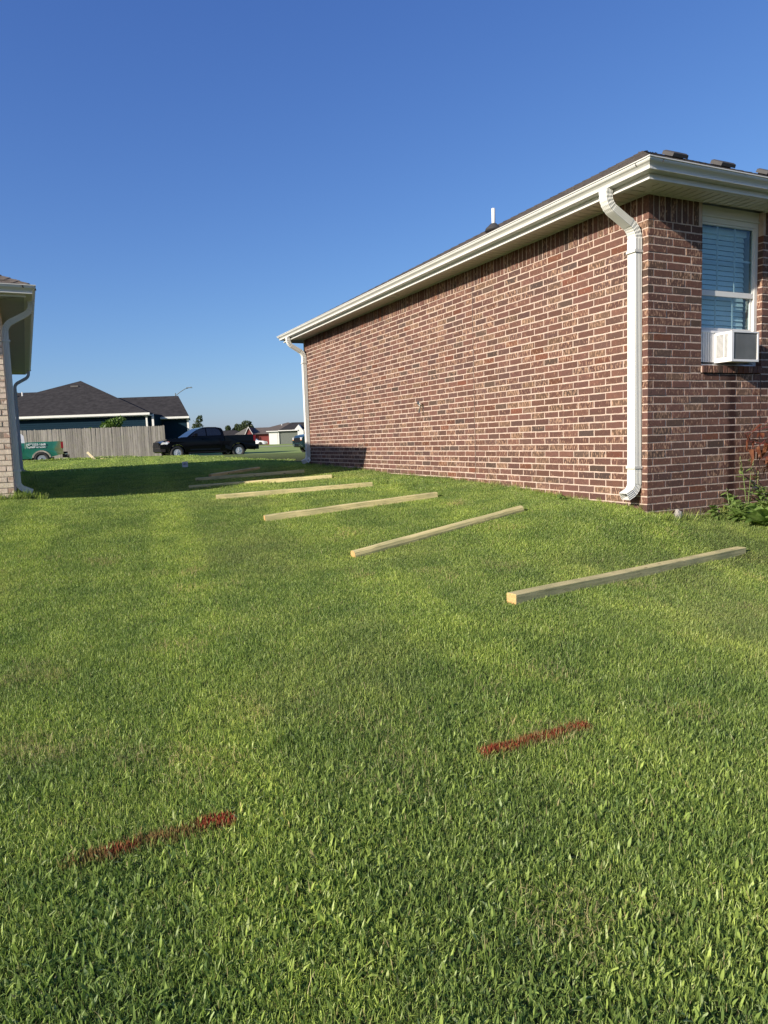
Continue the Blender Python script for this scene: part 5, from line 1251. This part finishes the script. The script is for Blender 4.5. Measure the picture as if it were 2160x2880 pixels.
def scatter(name, tiles, pts, label=None, cat=None, kind='stuff', smin=.85, smax=1.2, zadd=0):
    """geometry-nodes instances of the tiles on points; rot follows the slope"""
    P = np.array(pts); n = len(P); zz = gz(P[:,0], P[:,1]); e = .12
    nx = -(gz(P[:,0]+e, P[:,1])-gz(P[:,0]-e, P[:,1]))/(2*e); ny = -(gz(P[:,0], P[:,1]+e)-gz(P[:,0], P[:,1]-e))/(2*e)
    g = np.random.default_rng(len(P)); rots = np.zeros((n, 3)); sp_ = g.uniform(0, 2*PI, n)
    for i in range(n):
        nn = Vector((nx[i], ny[i], 1)).normalized(); q = Vector((0, 0, 1)).rotation_difference(nn) @ Euler((0, 0, sp_[i])).to_quaternion(); eu = q.to_euler(); rots[i] = eu
    me = bpy.data.meshes.new(name); me.from_pydata([(float(a), float(b), float(c)+zadd) for (a, b), c in zip(P[:,:2], zz)], [], [])
    a1 = me.attributes.new('rot', 'FLOAT_VECTOR', 'POINT'); a1.data.foreach_set('vector', rots.ravel())
    a2 = me.attributes.new('scl', 'FLOAT', 'POINT'); sc_ = g.uniform(smin, smax, n) if P.shape[1] < 3 else g.uniform(smin, smax, n)*P[:,2]; a2.data.foreach_set('value', sc_)
    a3 = me.attributes.new('idx', 'INT', 'POINT'); a3.data.foreach_set('value', g.integers(0, len(tiles), n).tolist())
    o = bpy.data.objects.new(name, me); COL.objects.link(o); tag(o, label, cat, kind=kind)
    coll = bpy.data.collections.new(name+'_tiles')
    for t_ in tiles: coll.objects.link(t_)
    ng = bpy.data.node_groups.new(name, 'GeometryNodeTree'); ng.interface.new_socket('Geometry', in_out='INPUT', socket_type='NodeSocketGeometry'); ng.interface.new_socket('Geometry', in_out='OUTPUT', socket_type='NodeSocketGeometry')
    A = ng.nodes.new; gi = A('NodeGroupInput'); go = A('NodeGroupOutput'); ip = A('GeometryNodeInstanceOnPoints'); ci = A('GeometryNodeCollectionInfo')
    ci.inputs['Collection'].default_value = coll; ci.inputs['Separate Children'].default_value = True; ci.inputs['Reset Children'].default_value = True
    def na(nm, ty):
        q = A('GeometryNodeInputNamedAttribute'); q.data_type = ty; q.inputs['Name'].default_value = nm; return q.outputs['Attribute']
    lk = ng.links.new; lk(gi.outputs[0], ip.inputs['Points']); lk(ci.outputs[0], ip.inputs['Instance']); ip.inputs['Pick Instance'].default_value = True
    lk(na('idx', 'INT'), ip.inputs['Instance Index']); lk(na('rot', 'FLOAT_VECTOR'), ip.inputs['Rotation'])
    lk(na('scl', 'FLOAT'), ip.inputs['Scale']); lk(ip.outputs[0], go.inputs[0])
    md = o.modifiers.new('grass', 'NODES'); md.node_group = ng
    return o
def inside_house(x, y):
    p = Vector((x, y, 0))-HX; u, v = p.dot(UH), p.dot(VH)
    if u > .015 and v > .015: return True
    p = Vector((x, y, 0))-LX; u, v = p.dot(UL), p.dot(VL)
    return u < -.015 and v > .015 and v < 9.6
def field(d0, d1, step, margin, half=.60, r=None, keep=None):
    pts = []; y = d0
    while y < d1:
        hw = half*y+margin; x = -hw
        while x < hw:
            xx = x+r.uniform(-.5, .5)*step; yy = y+r.uniform(-.5, .5)*step
            if not inside_house(xx, yy) and (keep is None or keep(xx, yy)): pts.append((xx, yy))
            x += step
        y += step
    return pts
def vnoise(x, y, s):   # cheap smooth value noise for patchiness
    return .5+.5*math.sin(x*s*1.7+1.3*math.sin(y*s*1.1))*math.sin(y*s*1.9+1.7*math.sin(x*s*.8+2))
rg = random.Random(99)
fine = [tile('fine_tile', .16, 520, .010, .036, .0018, .0033, 1.1, GM, 10+i) for i in range(5)]
broad = [tile('broad_tile', .16, 120, .016, .044, .0045, .0092, 1.25, GM, 30+i, seg=3, pal='broad', straw=.02) for i in range(5)]
midt = [tile('mid_tile', .30, 1400, .008, .030, .0021, .0038, 1.05, GM, 50+i) for i in range(4)]
fart = [tile('far_tile', .75, 3400, .012, .034, .0042, .0078, 1.0, GM, 70+i) for i in range(3)]
vfar = [tile('vfar_tile', 1.6, 2600, .03, .055, .016, .03, .8, GM, 80+i) for i in range(3)]
scatter('grass', fine, field(.9, 4.6, .105, .5, r=rg), smin=.7, smax=1.25)
scatter('grass', broad, field(.9, 3.4, .13, .5, r=rg, keep=lambda x, y: rg.random() < (1.35-(y-1.2)*.55)*(.35+.65*vnoise(x, y, 2.2))), smin=.8, smax=1.25)
scatter('grass', midt, field(4.5, 10.5, .165, 1.0, r=rg), smin=.75, smax=1.2)
scatter('grass', fart, field(10.3, 22, .40, 2, r=rg))
scatter('grass', vfar, field(21.5, 60, .95, 4, .62, r=rg))
# taller tufts: along the house walls and dotted over the lawn
tuft = [tile('tuft_tile', .05, 26, .06, .14, .003, .006, .8, GM, 90+i, seg=3, straw=.05) for i in range(4)]
tp = []
for i in range(300):
    u = rg.choice([-.03, -.05, -.08]); v = rg.uniform(0, 10); w = HW(u, v); tp.append((w.x, w.y, rg.uniform(.3, .75)))
for i in range(110): w = HW(rg.uniform(0, 2.6), -rg.uniform(.02, .16)); tp.append((w.x, w.y, rg.uniform(.4, .95)))
for i in range(800):
    w = LX+UL*abs(rg.gauss(.0, .12))+VL*rg.uniform(-.1, 9.6)+UL*.02; tp.append((w.x, w.y, rg.uniform(.6, 1.4)))
for i in range(120): w = LX+UL*rg.uniform(-1.2, .35)-VL*abs(rg.gauss(.03, .08)); tp.append((w.x, w.y, rg.uniform(.5, 1.2)))
for i in range(260):
    y = rg.uniform(1.6, 13); x = rg.uniform(-.6*y, .6*y)
    if not inside_house(x, y): tp.append((x, y, rg.uniform(.28, .6)))
for (cx, cy, n, sp2) in [(-.4, 10.6, 26, .35), (.35, 10.0, 24, .3), (-6.5, 30, 25, 1.2), (-3.6, 26, 25, 1.1), (-10, 33, 20, 1.5)]:
    for i in range(n): tp.append((cx+rg.gauss(0, sp2), cy+rg.gauss(0, sp2*.5), rg.uniform(.6, 1.0)))
tp = [p for p in tp if not inside_house(p[0], p[1])]
scatter('grass_tufts', tuft, tp, smin=.9, smax=1.1)
# mats of dead thatch in the turf
thatch = [tile('thatch_tile', .09, 60, .02, .045, .0012, .0024, 1.6, GM, 140+i, straw=.8) for i in range(3)]
tq = []
for i in range(30):
    y = rg.uniform(1.6, 9); x = rg.uniform(-.58*y, .58*y)
    for k in range(rg.randint(2, 7)):
        xx, yy = x+rg.gauss(0, .12), y+rg.gauss(0, .10)
        if not inside_house(xx, yy): tq.append((xx, yy))
scatter('dead_thatch', thatch, tq, smin=.8, smax=1.2, zadd=.012)
# loose pale clippings
clip = [tile('clip_tile', .05, 1, .03, .07, .0010, .0018, .9, None, 120+i, seg=3, straw=1.0) for i in range(4)]
SM = simple('dry_straw', (.40, .34, .19), .8)
for c in clip: c.data.materials.clear(); c.data.materials.append(SM)
cpz = []
for i in range(260):
    y = rg.uniform(1.5, 9); x = rg.uniform(-.58*y, .58*y)
    if not inside_house(x, y): cpz.append((x, y))
scatter('dry_clippings', clip, cpz, zadd=.035)

# two sprayed red marks: grass blades that carry the paint
def paint_mark(a, b, wid, n, seed, label, strong, dens):
    g = random.Random(seed); mb = MB(); a = Vector(a); b = Vector(b); d = b-a; nrm = Vector((-d.y, d.x)).normalized()
    for i in range(n):
        t_ = g.uniform(-.02, 1.02)+g.gauss(0, .01); w = g.gauss(0, wid*.52)*(1.9 if g.random() < .14 else 1); p = a+d*t_+nrm*(w+.006*math.sin(t_*17))
        if g.random() > dens(max(0, min(1, t_))): continue
        x, y = p; z = G1(x, y); h = g.uniform(.022, .038); ww = g.uniform(.0011, .0019); az = g.uniform(0, 6.28); fa_ = az+PI/2; fl = abs(g.gauss(0, .4))
        s = strong(t_)*g.uniform(.6, 1.1); 
        red = Vector((.25, .040, .022)); grn = Vector((.15, .15, .05)); k = min(1, s*(1.15-(abs(w)/wid)**2*.8)); c = grn.lerp(red, max(0, min(1, k)))
        if g.random() < .06: c = Vector((.40, .25, .12))
        sx, sy = math.cos(fa_)*ww, math.sin(fa_)*ww; ox, oy = math.cos(az)*h*math.sin(fl), math.sin(az)*h*math.sin(fl); hz = h*math.cos(fl)
        mb.add([(x-sx, y-sy, z), (x+sx, y+sy, z), (x+sx*.8+ox*.45, y+sy*.8+oy*.45, z+hz*.55), (x-sx*.8+ox*.45, y-sy*.8+oy*.45, z+hz*.55), (x+ox, y+oy, z+hz)], [(0,1,2,3),(3,2,4)], (c.x, c.y, c.z, 1))
    me = mb.mesh('paint_mark', PM, fix=False); o = bpy.data.objects.new('paint_mark', me); COL.objects.link(o); tag(o, label, 'paint mark', 'red spray paint marks on the grass', None)
PM = attr_mat('painted_blade', .8, bmp=0, bscale=90, var=.3)
paint_mark((.384, 2.843), (.864, 3.064), .034, 4400, 1, 'straight evenly red sprayed line on the grass, farther and to the right', lambda t_: .95 if t_ > .55 or t_ < .3 else .75, lambda t_: .78+.22*math.sin(t_*14))
paint_mark((-1.099, 2.238), (-.600, 2.450), .042, 4700, 2, 'fading red line on the grass, nearer and left, brightest at its right end', lambda t_: 1.15 if t_ > .80 else (.75 if .22 < t_ < .42 else .34), lambda t_: .9 if t_ > .78 else (.15+2.2*t_ if t_ < .3 else .5))
